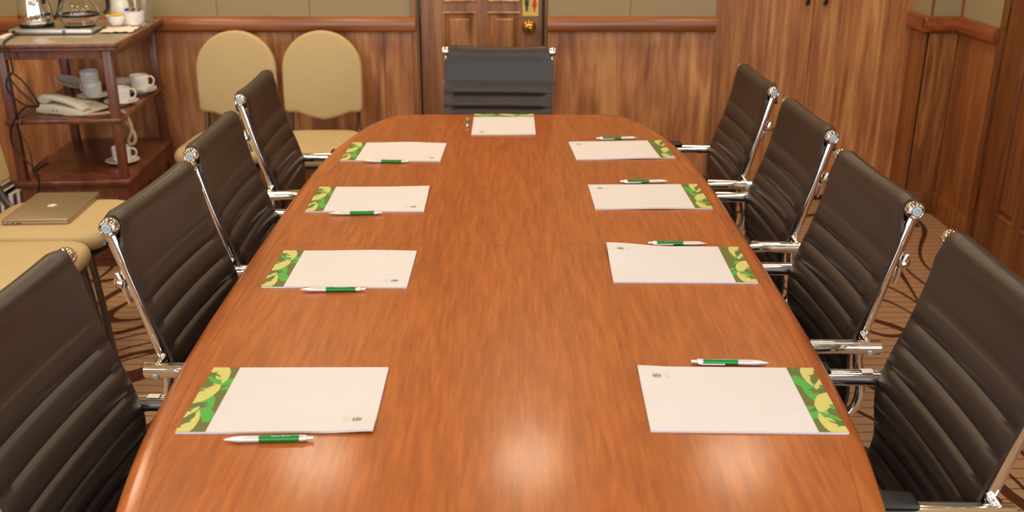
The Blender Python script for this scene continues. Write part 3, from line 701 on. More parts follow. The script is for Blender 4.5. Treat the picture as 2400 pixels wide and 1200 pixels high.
def make_office_chair():
    t = thing('office_chair', '', 'office chair')
    sling(PROF, back_seams, 'backrest', t, lambda f: (-.010 * min(1, f * 5) * (1 - .4 * f), -.011 * max(0, 1 - f * 2.4)))
    sling(SEATP, seat_seams, 'seat', t, lambda f: (0, -.012))
    bm = B(); tube(bm, [(x * .186, 0 , .9195 - .010 * (1 - x * x)) for x in [-1 + .1 * i for i in range(21)]], .0105, 14, up=(0, 1, 0)); obj('top_rod', bm, 'chrome', t)
    for s in (-1, 1):
        path = smooth_path([(s * .1965, -.002, .905), (s * .1965, .018, .835), (s * .1965, .040, .755), (s * .1965, .057, .69), (s * .1965, .068, .648), (s * .1965, .070, .600), (s * .1965, .060, .555), (s * .2, .057, .52), (s * .2, .068, .482), (s * .2, .105, .452), (s * .2, .16, .440), (s * .2, .30, .443), (s * .2, .44, .445), (s * .2, .475, .43), (s * .2, .482, .40)], 6)
        bm = B(); tube(bm, path, .0085, 16, ry=.0105, up=(0, 1, 0)); rail = obj('side_rail', bm, 'chrome', t)
        mt = Matrix.Translation((s * .188, 0, .920)) @ Matrix.Rotation(s * R(90), 4, 'Y')
        bm = B(); lathe(bm, [(0, 0), (.0155, 0), (.0172, .003), (.0178, .010), (.0174, .018), (.0155, .0235), (.0125, .0255), (.0110, .0245), (.0105, .0225), (.0098, .0225), (0, .0226)], 32, mt); cap = obj('end_cap', bm, 'chrome', t, angle=40)
        bm = B(); lathe(bm, [(0, .0226), (.0092, .0228), (.0092, .0246), (.0080, .0254), (.0052, .0254), (.0046, .0238), (.0026, .0238), (.0022, .0250), (0, .0253)], 28, mt); obj('cap_plug', bm, 'cap_grey', cap, angle=30)
        # armrest: fat chrome tube with black pad, turning down to the seat
        ax = s * .214
        bm = B(); tube(bm, smooth_path([(ax, .040, .634), (ax, .043, .634), (ax, .10, .635), (ax, .20, .637), (ax, .30, .636), (ax, .345, .622), (ax, .365, .585), (ax, .352, .535), (ax, .325, .485), (ax, .30, .452)], 6), .0155, 20, ry=.0165, up=(1, 0, 0))
        arm = obj('armrest', bm, 'chrome', t, angle=50)
        bm = B(); tube(bm, [(ax, .0375, .634), (ax, .0402, .634)], .0148, 20, up=(1, 0, 0)); obj('arm_plug', bm, 'dark_metal', arm)
        bm = B(); lathe(bm, [(0, .014), (.006, .014), (.0058, .0172), (.003, .0182), (.0025, .0172), (0, .0172)], 20, Matrix.Translation((ax, .062, .628)) @ Matrix.Rotation(s * R(90), 4, 'Y')); obj('arm_screw', bm, 'cap_grey', arm)
        bm = B(); tube(bm, smooth_path([(s * .2, .0735, .662), (s * .204, .070, .655), (s * .210, .066, .649), (s * .214, .063, .644)], 4), [.006] * 2 + [.0075] * 9 + [.0085] * 2, 12); obj('arm_bracket', bm, 'chrome', arm)
        bm = B(); box(bm, ax - .021, ax + .021, .184, .345, .648, .672, .008, 3)
        for v in bm.verts:
            if v.co.y < .207 and v.co.z > .66: v.co.z -= .010
        obj('arm_pad', bm, 'black', arm, angle=60)
        # flange of the rear spreader
        bm = B(); box(bm, s * .2 - .004, s * .2 + .004, -.013, -.005, -.034, .034, .003, 2, Matrix.Translation((0, .019, .80)) @ Matrix.Rotation(R(16), 4, 'X')); obj('spreader_flange', bm, 'chrome', rail)
    # rear spreader: bent cast bar behind the backrest
    bm = B(); tube(bm, smooth_path([(-.201, .014, .806), (-.192, -.002, .806), (-.165, -.012, .800), (-.08, -.016, .797), (0, -.017, .796), (.08, -.016, .797), (.165, -.012, .800), (.192, -.002, .806), (.201, .014, .806)], 6), .008, 12, ry=.011, up=(0, 0, 1)); obj('back_spreader', bm, 'chrome', t)
    bm = B(); tube(bm, [(-.2, .16, .430), (-.1, .17, .415), (.1, .17, .415), (.2, .16, .430)], .010, 10); tube(bm, [(-.2, .36, .434), (-.1, .35, .415), (.1, .35, .415), (.2, .36, .434)], .010, 10)
    box(bm, -.09, .09, .15, .37, .385, .412, .006, 2); obj('seat_frame', bm, 'chrome_dull', t)
    bm = B(); tube(bm, [(0, .26, .40), (0, .26, .27)], .020, 16); tube(bm, [(0, .26, .27), (0, .26, .10)], .026, 16); obj('gas_column', bm, 'dark_metal', t)
    bm = B(); lathe(bm, [(0, .07), (.034, .07), (.036, .10), (.030, .135), (.0, .137)], 20, Matrix.Translation((0, .26, 0))); hub = obj('base', bm, 'chrome', t)
    for k in range(5):
        a = R(90 + 72 * k); ux, uy = math.cos(a), math.sin(a)
        bm = B(); tube(bm, [(.02 * ux, .26 + .02 * uy, .108), (.12 * ux, .26 + .12 * uy, .092), (.235 * ux, .26 + .235 * uy, .075)], [.019, .016, .012], 12, ry=[.014, .012, .010]); obj('base_leg', bm, 'chrome', hub)
        bm = B(); c_ = Vector((.235 * ux, .26 + .235 * uy, 0)); px, py = -uy, ux
        for w in (-.014, .014): tube(bm, [(c_.x + px * (w - .007), c_.y + py * (w - .007), .025), (c_.x + px * (w + .007), c_.y + py * (w + .007), .025)], .025, 18)
        tube(bm, [(c_.x, c_.y, .02), (c_.x, c_.y, .075)], .007, 8); obj('caster', bm, 'black', hub)
    return t
oc = make_office_chair()
def near_far(near, far):
    n_ = Vector(near); f_ = Vector(far); return (n_ + f_) / 2, math.degrees(math.atan2(f_.y - n_.y, f_.x - n_.x))
def place(name_first, near, ang_, fwd_sign, label, W_=.427):
    """near: cap nearest the camera; ang_: direction (deg) from near cap to far cap; fwd_sign -1: chair faces right of that direction"""
    d = Vector((math.cos(R(ang_)), math.sin(R(ang_)))); c = Vector(near) + d * W_ / 2
    rz = R(ang_) + (PI if fwd_sign < 0 else 0)      # local X along +-d
    if fwd_sign > 0: rz = R(ang_)
    o = oc if name_first else dup(oc, (0, 0, 0), 0, label)
    o['label'] = label; o['group'] = 'ribbed office chairs round the table'; o.location = (c.x, c.y, 0); o.rotation_euler = (0, 0, rz); return o
# left row faces +x (to the right of the near-to-far direction); right row faces -x
chairs = {}
LAB = {
 'L1': 'dark ribbed office chair at the left front corner of the picture, nearest on the left',
 'L2': 'dark ribbed office chair on the left side, second from the camera, beside the laptop chair',
 'L3': 'dark ribbed office chair on the left side, third from the camera',
 'L4': 'farthest dark ribbed office chair on the left side, in front of the beige chairs',
 'R1': 'dark ribbed office chair at the right front corner of the picture, nearest on the right',
 'R2': 'dark ribbed office chair on the right side, second from the camera',
 'R3': 'dark ribbed office chair on the right side, third from the camera',
 'R4': 'farthest dark ribbed office chair on the right side, against the closet doors',
 'H': 'dark ribbed office chair at the head of the table in front of the washroom door'}
for k, near, a, s in (('L1', (-.775, 1.153), 87.5, -1), ('L2', (-.744, 1.712), 86.5, -1), ('L3', (-.746, 2.221), 91, -1), ('L4', (-.789, 2.832), 91.3, -1),
                      ('R1', (.786, 1.247), 90.3, 1), ('R2', (.781, 1.812), 92.3, 1), ('R3', (.795, 2.390), 91.1, 1), ('R4', (.787, 2.945), 91.2, 1), ('H', (-.262, 3.722), -2.7, -1)):
    chairs[k] = place(k == 'L1', near, a, s, LAB[k])
for k, s in (('L1', -1), ('R1', 1)):      # stickers on the far armrests
    arm = [c for c in chairs[k].children if c.name.startswith('armrest')]
    arm = max(arm, key=lambda c: (c.data.vertices[0].co.x) * s * (1 if k == 'L1' else 1))
    bm = B(); n = 8; V = []
    for j in range(n + 1):
        a = R(62 + 62 * j / n); V.append([bm.verts.new((s * .214 + math.cos(a) * .0163, y, .6352 + math.sin(a) * .0175)) for y in (.102, .124)])
    for p, q in zip(V[:-1], V[1:]): bm.faces.new((p[0], p[1], q[1], q[0]))
    o = obj('sticker', bm, 'label', arm)

# ------------------------------------------------------------------ beige upholstered chairs
def make_side_chair():
    t = thing('side_chair', '', 'chair')
    # local: +Y is the front; origin on the floor under the seat centre
    n = 16; out = []
    hw = .178
    for i in range(n + 1): a = PI * i / n; out.append((hw * math.cos(a) * (1 - .03 * math.sin(a)), .200 + .162 * math.sin(a)))
    left = [(-hw, .10), (-hw * .985, .015), (-hw * .93, 0)]
    low = [(-.12, .002), (-.07, -.018), (0, -.034), (.07, -.018), (.12, .002)]
    right = [(hw * .93, 0), (hw * .985, .015), (hw, .10)]
    poly = out + left + low + right
    def curve(bm):
        for v in bm.verts: v.co.y += .35 * v.co.x ** 2     # slight dish
    mt = Matrix.Translation((0, -.245, .535)) @ Matrix.Rotation(R(7), 4, 'X') @ Matrix(((1, 0, 0, 0), (0, 0, -1, 0), (0, 1, 0, 0), (0, 0, 0, 1)))
    bm = B(); prism(bm, poly, -.022, .022, None, 0, .016, 4)
    for v in bm.verts: v.co.z -= .4 * v.co.x ** 2
    bmesh.ops.transform(bm, matrix=mt, verts=bm.verts); obj('backrest', bm, 'cream', t, angle=80)
    sp = []
    for i in range(40):
        a = 2 * PI * i / 40; c_, s_ = math.cos(a), math.sin(a); e = .42
        x = math.copysign(abs(c_) ** e, c_) * .187; y = math.copysign(abs(s_) ** e, s_) * .22
        sp.append((x * (1 + .02 * (y / .22)), y))
    bm = B(); V = []
    for k in range(15):
        a = PI * k / 14; ins = .026 * (1 - math.sin(a)); z = .435 - .030 * math.cos(a)
        V.append([bm.verts.new((x - ins * x / math.hypot(x, y), y - ins * y / math.hypot(x, y), z)) for x, y in sp])
    for f1, z in ((.85, .4665), (.6, .4675), (.3, .468)): V.append([bm.verts.new((x * f1, y * f1, z)) for x, y in sp])
    for a, c in zip(V[:-1], V[1:]):
        for j in range(40): bm.faces.new((a[j], a[(j + 1) % 40], c[(j + 1) % 40], c[j]))
    bm.faces.new(V[0]); bm.faces.new(V[-1]); obj('seat', bm, 'cream', t, angle=80)
    bm = B(); prism(bm, [(x * .93, y * .93) for x, y in sp], .392, .404); obj('seat_pan', bm, 'black', t, smooth=False)
    for s in (-1, 1):
        bm = B(); tube(bm, smooth_path([(s * .150, -.268, .62), (s * .150, -.262, .54), (s * .152, -.236, .46), (s * .160, -.20, .40), (s * .165, -.225, .20), (s * .168, -.250, 0.004)], 5), .0085, 12, ry=.014, up=(0, 1, 0)); lg = obj('leg', bm, 'grey_metal', t)
        bm = B(); tube(bm, [(s * .168, -.250, 0), (s * .168, -.247, .02)], .014, 10); obj('foot_cap', bm, 'black', lg)
        bm = B(); tube(bm, [(s * .160, .165, .395), (s * .166, .185, .20), (s * .170, .20, .004)], .010, 12, ry=.012); lg = obj('leg', bm, 'grey_metal', t)
        bm = B(); tube(bm, [(s * .170, .20, 0), (s * .170, .198, .02)], .014, 10); obj('foot_cap', bm, 'black', lg)
    bm = B(); tube(bm, smooth_path([(-.155, -.18, .385), (-.160, -.1, .385), (-.162, .1, .385), (-.155, .168, .385), (0, .175, .385), (.155, .168, .385), (.162, .1, .385), (.160, -.1, .385), (.155, -.18, .385)], 4), .009, 10); obj('seat_rail', bm, 'grey_metal', t)
    return t
sc = make_side_chair(); GRP = 'beige upholstered side chairs'
first = True
for (x, y, rz, lab) in (
    (-1.228, 4.165, 180, 'beige upholstered chair against the panelled wall, left of the pair, nearer the drinks cart'),
    (-.846, 4.165, 180, 'beige upholstered chair against the panelled wall, right of the pair, nearer the door'),
    (-1.525, 3.140, -88, 'beige chair with the closed laptop on its seat'),
    (-1.510, 2.712, -88, 'beige chair next to the laptop chair, its seat half hidden at the left edge'),
    (-1.600, 2.284, -88, 'beige chair of which only a seat corner shows, behind the near left office chair')):
    o = sc if first else dup(sc, (0, 0, 0), 0, lab); first = False
    o['label'] = lab; o['group'] = GRP; o.location = (x, y, 0); o.rotation_euler = (0, 0, R(rz))
    if abs(rz) < 100: o.scale = (1.11, 1, 1)

# laptop on the chair seat
lt = thing('laptop', 'closed silver laptop lying on the beige chair seat', 'laptop', (-1.560, 3.200, .4685), R(3))
def rrect(w, h, r, n=5):
    out = []
    for cx, cy, a0 in ((w / 2 - r, h / 2 - r, 0), (-w / 2 + r, h / 2 - r, 90), (-w / 2 + r, -h / 2 + r, 180), (w / 2 - r, -h / 2 + r, 270)):
        for i in range(n + 1): a = R(a0 + 90 * i / n); out.append((cx + r * math.cos(a), cy + r * math.sin(a)))
    return out
bm = B(); prism(bm, rrect(.215, .305, .010), 0, .0105, None, 0, .0025, 2); obj('base', bm, 'laptop', lt)
bm = B(); prism(bm, rrect(.215, .305, .010), .0112, .0165, None, 0, .0018, 2); ld = obj('lid', bm, 'laptop', lt)
app = [(0, .008), (.004, .0095), (.0085, .0088), (.0118, .0055), (.0105, .002), (.0105, -.002), (.0125, -.0052), (.0095, -.0105), (.006, -.0125), (.002, -.0112), (-.002, -.0112), (-.006, -.0125), (-.0095, -.009), (-.0125, -.003), (-.0128, .003), (-.010, .0078), (-.005, .0095)]
bm = B(); prism(bm, [(y * 1.15, -x * 1.15) for x, y in app], .0166, .0169); prism(bm, [(.0125, -.001), (.017, -.001), (.021, -.006), (.0165, -.0062)], .0166, .0169)
obj('lid_emblem', bm, 'laptop_logo', ld, smooth=False)
bm = B()
for x, w in ((-.09, .006), (-.076, .010), (-.060, .012), (-.046, .004)): box(bm, x, x + w, -.1532, -.1526, .003, .0075)
obj('ports', bm, 'laptop_dark', lt, smooth=False)

# ------------------------------------------------------------------ drinks cart against the back wall
TOP = .930; SHF = .635; LOW = .385
ct = thing('drinks_cart', 'tall dark wooden drinks cart with open shelves in the back left corner', 'serving cart', (-1.797, 4.180, 0), R(4.5))
CM = Matrix.Translation((-1.797, 4.180, 0)) @ Matrix.Rotation(R(4.5), 4, 'Z')
bm = B(); box(bm, -.242, .242, -.352, .352, TOP - .012, TOP, .003, 2); obj('laminate_top', bm, 'stone', ct)
bm = B(); box(bm, -.250, .250, -.360, .354, .914, .9185 + .0, .002, 1); box(bm, -.246, .246, -.356, .354, .900, .914, .005, 2)
for a in ((-.252, .252, -.362, -.3535), (-.252, -.2435, -.362, .354), (.2435, .252, -.362, .354)): box(bm, a[0], a[1], a[2], a[3], .914, TOP - .001, .003, 2)
obj('top_moulding', bm, 'mahog', ct)
for sx in (-1, 1):
    for sy in (-1, 1):
        bm = B(); cx, cy = sx * .199, sy * .322
        box(bm, cx - .017, cx + .017, cy - .017, cy + .017, .385, .900, .003, 2); obj('leg', bm, 'mahog', ct)
bm = B()
box(bm, -.182, .182, -.334, -.318, .868, .900, .002, 1); box(bm, -.182, .182, .318, .334, .868, .900, .002, 1)
for sx in (-1, 1): box(bm, sx * .208 - .006, sx * .208 + .006, -.305, .305, .868, .900, .002, 1)
obj('apron', bm, 'mahog', ct)
bm = B(); box(bm, -.224, .224, -.347, .347, SHF - .020, SHF, .005, 2); obj('shelf', bm, 'mahog', ct)
bm = B(); box(bm, -.230, .230, -.354, .352, LOW - .022, LOW, .006, 2); box(bm, -.222, .222, -.344, .342, LOW - .034, LOW - .022, .003, 1); obj('shelf', bm, 'mahog', ct)
bm = B(); box(bm, -.212, .212, -.334, .338, .04, LOW - .034, .003, 1); box(bm, -.205, .205, -.32, .33, 0, .04); obj('cabinet_box', bm, 'mahog', ct)
bm = B()
for y0, y1 in ((-.334, -.29), (-.03, .03), (.29, .338)): box(bm, .212, .219, y0, y1, .04, LOW - .034, .0015, 1)
box(bm, .212, .2185, -.29, .29, .04, .09); box(bm, .212, .2185, -.29, .29, LOW - .09, LOW - .034)
obj('side_frame', bm, 'mahog', ct)
bm = B(); box(bm, -.170, .170, -.342, -.334, .06, .31, .003, 2); fr_ = obj('drawer_front', bm, 'mahog', ct)

def cpos(x, y, z): v = CM.inverted() @ Vector((x, y, z)); return v
# hot plate
hp = thing('warming_plate', 'flat stainless warming plate on top of the drinks cart', 'hot plate', (-1.868, 4.140, TOP), R(3))
bm = B(); box(bm, -.165, .165, -.088, .088, .004, .022, .004, 2); obj('body', bm, 'chrome_dull', hp)
bm = B(); box(bm, -.160, .160, -.083, .083, .0222, .0235, .0008, 1); obj('hob', bm, 'chrome_dull', hp)
for x in (-.083, .088):
    bm = B(); lathe(bm, [(0, .0236), (.062, .0236), (.062, .0250), (.0585, .0252), (0, .0248)], 32, Matrix.Translation((x, 0, 0))); obj('heating_disc', bm, 'dark_metal', hp)
bm = B(); box(bm, .048, .062, -.0892, -.0878, .006, .019); obj('sticker', bm, 'blue', hp, smooth=False)
bm = B(); lathe(bm, [(0, 0), (.008, 0), (.0075, .006), (0, .006)], 16, Matrix.Translation((-.142, -.088, .013)) @ Matrix.Rotation(R(90), 4, 'X')); obj('switch', bm, 'black', hp)
for sx in (-1, 1):
    for sy in (-1, 1):
        bm = B(); tube(bm, [(sx * .14, sy * .07, 0), (sx * .14, sy * .07, .006)], .008, 10); obj('foot', bm, 'black', hp)
PZ = TOP + .0255
# steel coffee pot
pt = thing('steel_coffee_pot', 'tall shiny steel coffee pot with black base on the warming plate', 'coffee pot', (-1.952, 4.138, PZ), R(38))
bm = B(); lathe(bm, [(0, .008), (.060, .008), (.0655, .014), (.068, .03), (.066, .07), (.058, .115), (.050, .145), (.047, .160), (.049, .170), (.051, .172), (.047, .170), (.044, .160), (.0, .155)], 40); obj('body', bm, 'chrome', pt)
bm = B(); lathe(bm, [(0, 0), (.064, 0), (.068, .004), (.067, .010), (.060, .012), (0, .012)], 36); obj('base_ring', bm, 'black', pt)
bm = B(); lathe(bm, [(0, .171), (.046, .172), (.047, .178), (.030, .190), (.010, .195), (.012, .204), (0, .208)], 30); obj('lid', bm, 'black', pt)
bm = B(); tube(bm, smooth_path([(.060, 0, .150), (.085, .004, .155), (.105, .006, .135), (.105, .006, .085), (.088, .004, .04), (.066, 0, .026)], 5), .007, 12, ry=.011, up=(0, 1, 0)); obj('handle', bm, 'black', pt)
bm = B(); tube(bm, smooth_path([(-.050, -.0, .125), (-.064, 0, .148), (-.076, 0, .166)], 4), [.018, .017, .016, .015, .013, .011, .010, .009, .008], 14); obj('spout', bm, 'chrome', pt)
# glass coffee pot
gp = thing('glass_coffee_pot', 'round glass coffee pot with black band on the warming plate', 'coffee pot', (-1.778, 4.150, PZ))
bm = B(); out_ = [(0, 0), (.050, 0), (.058, .003), (.070, .018), (.0775, .036), (.079, .050), (.075, .070), (.064, .092), (.050, .108), (.046, .118), (.049, .130)]
lathe(bm, out_ + [(.0465, .130), (.0435, .118), (.0475, .107), (.0615, .091), (.0725, .070), (.0765, .050), (.075, .036), (.068, .020), (.056, .006), (0, .004)], 44); obj('glass_bowl', bm, 'glass', gp)
bm = B(); lathe(bm, [(.0784, .040), (.0798, .040), (.0802, .045), (.0798, .050), (.0788, .050), (.0784, .040)], 44); obj('band', bm, 'black', gp)
bm = B(); lathe(bm, [(.047, .112), (.0515, .112), (.0525, .130), (.049, .136), (.020, .140), (0, .142)], 36); obj('collar_lid', bm, 'black', gp)
bm = B(); tube(bm, smooth_path([(.05, .01, .126), (.085, .05, .128), (.098, .062, .105), (.098, .062, .06), (.085, .05, .045)], 5), .007, 12, ry=.011, up=(0, 1, 0)); obj('handle', bm, 'black', gp)

def cup_parts(par):
    bm = B(); lathe(bm, [(0, .003), (.022, .003), (.0225, 0), (.0255, 0), (.026, .005), (.034, .012), (.0375, .024), (.0385, .045), (.039, .066), (.0375, .068), (.0360, .066), (.0355, .045), (.034, .024), (.028, .012), (0, .009)], 36)
    b_ = obj('bowl', bm, 'china', par, angle=50)
    bm = B(); tube(bm, smooth_path([(.036, 0, .056), (.048, 0, .060), (.059, 0, .052), (.061, 0, .038), (.054, 0, .024), (.040, 0, .017), (.034, 0, .016)], 5), .0036, 10, ry=.0052, up=(0, 1, 0)); obj('handle', bm, 'china', par)
cup0 = thing('coffee_cup', '', 'cup'); cup_parts(cup0)
sau0 = thing('saucer', '', 'saucer')
bm = B(); lathe(bm, [(0, .002), (.024, .002), (.025, 0), (.030, 0), (.031, .003), (.052, .009), (.068, .0165), (.0695, .018), (.068, .0195), (.050, .012), (.029, .006), (.028, .0075), (.024, .0075), (.0235, .0058), (0, .0058)], 40)
o = obj('dish', bm, 'china', sau0, angle=50)
CUPS = [(-1.638, 4.110, SHF, 10, 'white coffee cup beside the front right cart leg, middle shelf'),
        (-1.640, 4.345, SHF, 10, 'white coffee cup farthest right on the middle shelf, at the rear'),
        (-1.800, 4.222, SHF, 160, 'white coffee cup standing right behind the telephone'),
        (-1.660, 4.090, LOW, 5, 'white coffee cup alone on the lower shelf under the coiled cord')]
for i, (x, y, z, a, lab) in enumerate(CUPS):
    o = cup0 if i == 0 else dup(cup0, (0, 0, 0), 0, lab); o['label'] = lab; o['group'] = 'white coffee cups on the cart'
    o.location = (x, y, z + .0063 + (.008 if i == 1 else 0)); o.rotation_euler = (0, 0, R(a))
    s_ = sau0 if i == 0 else dup(sau0, (0, 0, 0), 0, '')
    s_['label'] = lab.replace('coffee cup', 'saucer under the coffee cup'); s_['group'] = 'white saucers on the cart'
    s_.location = (x, y, z + (.008 if i == 1 else 0))
    if i == 1:
        s2 = dup(sau0, (x, y, z), 0, 'white saucer at the bottom of the doubled pair under the rear right cup', 'white saucers on the cart')
cx = dup(cup0, (-1.865, 4.365, SHF + .030), 0, 'white coffee cup stacked on another, highest of the cups on the cart', 'white coffee cups on the cart')
cx.rotation_euler = (0, 0, R(100))
cx2 = dup(cup0, (-1.865, 4.365, SHF + .0005), 0, 'white coffee cup underneath, lower of the stacked two behind the telephone', 'white coffee cups on the cart'); cx2.rotation_euler = (0, 0, R(100))
st = dup(sau0, (-1.966, 4.398, SHF + .025), 0, 'white saucer leaning at an angle left of the stacked cups', 'white saucers on the cart'); st.rotation_euler = (R(3), R(20), 0)
# tray of sachets behind
bx = thing('sachet_box', 'low pinkish white sachet box behind the front cup on the middle shelf', 'box', (-1.730, 4.430, SHF), R(5))
bm = B(); box(bm, -.05, .05, -.03, .03, 0, .052, .004, 2); obj('body', bm, 'cloth', bx)
bm = B(); box(bm, -.049, .049, -.0312, -.0300, .018, .030); obj('printed_stripe', bm, 'orange', bx, smooth=False)

# telephone
ph = thing('telephone', 'cream desk telephone with handset on the middle shelf of the cart', 'telephone', (-1.785, 3.975, SHF), R(-16))
bm = B(); side = [(-.115, .012), (-.108, .032), (-.095, .040), (-.04, .040), (.05, .031), (.108, .017), (.112, .008), (.108, .004), (-.085, .004), (-.105, .006)]
prism(bm, side, -.08, .08, Matrix.Rotation(R(90), 4, 'X'), 0, .004, 2); obj('base', bm, 'phone', ph)
bm = B(); hs = [(-.105, .052), (-.102, .070), (-.085, .078), (-.04, .078), (.02, .068), (.075, .051), (.104, .036), (.108, .024), (.098, .016), (.072, .022), (.064, .034), (.02, .048), (-.03, .056), (-.052, .055), (-.060, .044), (-.090, .041)]
prism(bm, hs, .024, .072, Matrix.Rotation(R(90), 4, 'X'), 0, .006, 3); obj('handset', bm, 'phone', ph, angle=60)
bm = B()
for i in range(3):
    for j in range(4): box(bm, -.035 + j * .020, -.021 + j * .020, -.005 + i * .022, .009 + i * .022, .034 - j * .0022, .0425 - j * .0022, .0015, 1)
obj('keypad', bm, 'china', ph)
bm = B()
for x in (-.030, -.012): tube(bm, [(x, -.0800, .020), (x, -.0812, .020)], .0032, 10)
obj('jack', bm, 'dark_metal', ph)
for x in (-.08, .06):
    bm = B(); tube(bm, [(x, -.06, 0), (x, -.06, .006)], .010, 12); tube(bm, [(x, .06, 0), (x, .06, .006)], .010, 12); obj('foot', bm, 'phone', ph)
# coiled cord of the handset, part of the telephone
path = smooth_path([(-1.800, 3.908, .6425), (-1.760, 3.886, .6425), (-1.700, 3.886, .6425), (-1.640, 3.905, .6425), (-1.600, 3.930, .6430), (-1.574, 3.945, .6430), (-1.557, 3.950, .612), (-1.548, 3.950, .575), (-1.556, 3.950, .545), (-1.570, 3.950, .520), (-1.562, 3.950, .505), (-1.543, 3.952, .515), (-1.541, 3.953, .545), (-1.555, 3.955, .575), (-1.585, 3.985, .592), (-1.612, 4.02, .603)], 10)
def coil(path, r, wire, turns_per_m):
    L_ = 0; pts = []
    ph_ = 0; out = []
    for a, c in zip(path[:-1], path[1:]):
        d = c - a; n_ = 10; t = d.normalized(); u = Vector((0, 0, 1)) if abs(t.z) < .8 else Vector((1, 0, 0)); u = (u - t * u.dot(t)).normalized(); v = t.cross(u)
        for j in range(n_):
            ph_ += d.length / n_ * turns_per_m * 2 * PI; out.append(a + d * (j / n_) + (u * math.cos(ph_) + v * math.sin(ph_)) * r)
    return out
pm = Matrix.Translation((-1.785, 3.975, SHF)) @ Matrix.Rotation(R(-16), 4, 'Z')
cp_ = [pm.inverted() @ p for p in coil(path, .0052, .0016, 210)]
bm = B(); tube(bm, cp_, .0017, 6); obj('coiled_cord', bm, 'coil', ph)
bm = B(); gpth = [(-1.895, 4.00, .641), (-1.905, 3.92, .641), (-1.925, 3.84, .643), (-1.932, 3.818, .625), (-1.930, 3.812, .58), (-1.915, 3.815, .53), (-1.912, 3.82, .49), (-1.93, 3.85, .42), (-1.95, 3.9, .39), (-2.0, 4.0, .389), (-2.03, 4.2, .389)]
tube(bm, [pm.inverted() @ p for p in smooth_path(gpth, 6)], .0026, 8); obj('line_cord', bm, 'grey_metal', ph)

# power cord of the warming plate, looped over the shelf front (part of the plate)
hm = Matrix.Translation((-1.868, 4.140, TOP)) @ Matrix.Rotation(R(3), 4, 'Z')
kp = [(-2.00, 4.06, .940), (-1.975, 3.93, .9345), (-1.945, 3.83, .9345), (-1.925, 3.805, .915), (-1.915, 3.80, .87), (-1.916, 3.80, .826), (-1.935, 3.798, .812), (-1.947, 3.795, .77), (-1.930, 3.80, .73), (-1.890, 3.80, .700), (-1.850, 3.80, .692), (-1.838, 3.80, .705), (-1.858, 3.796, .755), (-1.885, 3.793, .800), (-1.912, 3.79, .824), (-1.926, 3.785, .818), (-1.905, 3.785, .775), (-1.872, 3.785, .735), (-1.845, 3.785, .704), (-1.88, 3.780, .696), (-1.930, 3.78, .648), (-1.955, 3.78, .597), (-1.956, 3.78, .546), (-1.924, 3.78, .494), (-1.889, 3.78, .45), (-1.878, 3.78, .398), (-1.894, 3.775, .345), (-1.93, 3.775, .30), (-1.99, 3.80, .20), (-2.06, 3.88, .05), (-2.065, 4.0, .008), (-2.06, 4.2, .008), (-2.06, 4.5, .008)]
bm = B(); tube(bm, [hm.inverted() @ p for p in smooth_path(kp, 7)], .0038, 10); obj('power_cord', bm, 'black', hp)
pc = thing('pencil', 'short pale pencil lying on the lower cart shelf', 'pencil', (-1.985, 4.045, LOW + .0035), R(92))
bm = B(); tube(bm, [(-.07, 0, 0), (.055, 0, 0)], .0035, 6); obj('shaft', bm, 'brass', pc)
bm = B(); tube(bm, [(.055, 0, 0), (.072, 0, 0)], [.0035, .0006], 6); obj('point', bm, 'cloth', pc)

# things on the right of the cart top
nk = thing('napkin', 'crumpled white napkin on the right part of the cart top', 'napkin', (-1.628, 4.215, TOP + .001), R(6))
bm = B(); g = [[bm.verts.new((-.065 + .13 * i / 20, -.12 + .24 * j / 24, .004 + .010 * (1 + noise.noise(Vector((i * .35, j * .3, 2)))) * .5)) for j in range(25)] for i in range(21)]
for i in range(20):
    for j in range(24): bm.faces.new((g[i][j], g[i + 1][j], g[i + 1][j + 1], g[i][j + 1]))
rr = bmesh.ops.extrude_face_region(bm, geom=bm.faces[:]); bmesh.ops.translate(bm, vec=(0, 0, -.003), verts=[v for v in rr['geom'] if isinstance(v, bmesh.types.BMVert)])
obj('cloth', bm, 'cloth', nk, angle=180)
bw = thing('butter_bowl', 'small white bowl holding yellow sachets on the cart top', 'bowl', (-1.668, 4.255, TOP + .014))
bm = B(); lathe(bm, [(0, .003), (.022, .002), (.024, 0), (.027, .002), (.036, .016), (.041, .034), (.042, .040), (.040, .040), (.034, .018), (.024, .007), (0, .006)], 32); obj('dish', bm, 'china', bw, angle=50)
for k, (x, y, rz) in enumerate(((-.014, 0, 5), (.014, .004, -12), (0, -.012, 30))):
    s_ = thing('sachet', ('left', 'right', 'front')[k] + ' yellow sachet inside the small white bowl', 'sachet', (-1.668 + x, 4.255 + y, TOP + .047 + .005 * k), R(rz), 'yellow sachets in the bowl')
    bm = B(); box(bm, -.022, .022, -.015, .015, -.003, .003, .0015, 2); obj('packet', bm, 'yellow', s_)
sp_ = thing('sachet_pot', 'white pot packed with sugar sachets at the right end of the cart top', 'pot', (-1.592, 4.262, TOP + .014))
bm = B(); lathe(bm, [(0, .003), (.026, .002), (.028, 0), (.031, .002), (.037, .016), (.040, .050), (.040, .056), (.038, .056), (.035, .02), (.026, .007), (0, .006)], 32); obj('bowl', bm, 'china', sp_, angle=50)
cols = ['label', 'label', 'cloth', 'label', 'label']
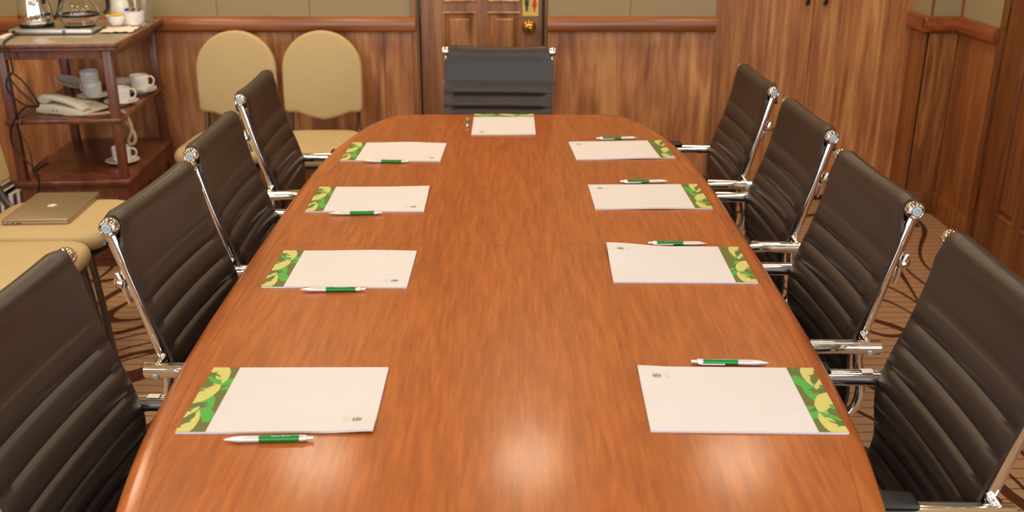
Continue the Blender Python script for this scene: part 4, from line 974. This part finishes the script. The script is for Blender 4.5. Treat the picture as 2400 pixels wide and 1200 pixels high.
for k in range(5):
    x = -.026 + .013 * k
    s_ = thing('sugar_sachet', ('first', 'second', 'third', 'fourth', 'fifth')[k] + ' upright sugar sachet from the left in the white pot', 'sachet', (-1.592 + x, 4.262 + (.006 if k % 2 else -.004), TOP + .022), R(80 + 6 * k), 'sugar sachets in the pot')
    bm = B(); box(bm, -.018, .018, -.0015, .0015, 0, .060, .0008, 1); obj('packet', bm, cols[k], s_)
    bm = B(); box(bm, -.0184, .0184, -.0019, .0019, .050, .0606, .0005, 1); obj('top_stripe', bm, 'blueink' if k in (0, 2, 4) else 'orange', s_)
jg = thing('milk_jug', 'white milk jug at the back right of the cart top', 'jug', (-1.700, 4.400, TOP + .001))
bm = B(); lathe(bm, [(0, 0), (.030, 0), (.032, .004), (.040, .03), (.042, .055), (.036, .09), (.034, .11), (.038, .125), (.0355, .125), (.031, .11), (.033, .09), (.039, .055), (.036, .02), (0, .006)], 32); obj('body', bm, 'china', jg, angle=50)
bm = B(); tube(bm, smooth_path([(.035, 0, .108), (.055, 0, .112), (.066, 0, .09), (.060, 0, .055), (.041, 0, .038)], 5), .004, 10, ry=.006, up=(0, 1, 0)); obj('handle', bm, 'china', jg)
gl = thing('glass_tumbler', 'clear glass tumbler at the rear right corner of the cart top', 'glass', (-1.610, 4.440, TOP + .001))
bm = B(); lathe(bm, [(0, 0), (.030, 0), (.032, .003), (.038, .10), (.0365, .101), (.0305, .010), (0, .009)], 36); obj('vessel', bm, 'glass', gl, angle=50)
fn = thing('folded_napkin', 'folded pinkish paper napkin at the front left corner of the cart top', 'napkin', (-2.006, 3.975, TOP + .001), R(6))
bm = B(); box(bm, -.013, .013, -.045, .045, 0, .012, .003, 2); obj('paper', bm, 'cloth', fn)

# magazines standing in a low rack left of the cart
rk = thing('magazine_rack', 'low dark wooden rack left of the cart behind the beige chair', 'rack', (-2.27, 4.22, 0))
bm = B(); box(bm, -.16, .16, -.11, .11, 0, .02, .002, 1); obj('floor_board', bm, 'mahog', rk)
for sx in (-1, 1): bm = B(); box(bm, sx * .16 - .008, sx * .16 + .008, -.11, .11, .0, .24, .003, 1); obj('side_board', bm, 'mahog', rk)
bm = B(); box(bm, -.152, .152, .095, .11, .02, .24, .003, 1); obj('back_board', bm, 'mahog', rk)
for k in range(7):
    t_ = .012 + .004 * (k % 3)
    mg = thing('magazine', ('first', 'second', 'third', 'fourth', 'fifth', 'sixth', 'seventh')[k] + ' upright white-edged magazine from the left in the low rack', 'magazine', (-2.395 + .038 * k, 4.205, .0205), 0, 'magazines in the low rack')
    mg.rotation_euler = (0, R(4), 0)
    bm = B(); box(bm, 0, t_, -.09, .08, .002, .235 - .008 * (k % 3), .001, 1); obj('pages', bm, 'label', mg)
    bm = B(); box(bm, -.0010, -.0002, -.091, .082, .001, .237 - .008 * (k % 3)); box(bm, t_ + .0002, t_ + .001, -.091, .082, .001, .237 - .008 * (k % 3)); obj('cover', bm, ['cloth', 'grey_metal', 'stone'][k % 3], mg, smooth=False)
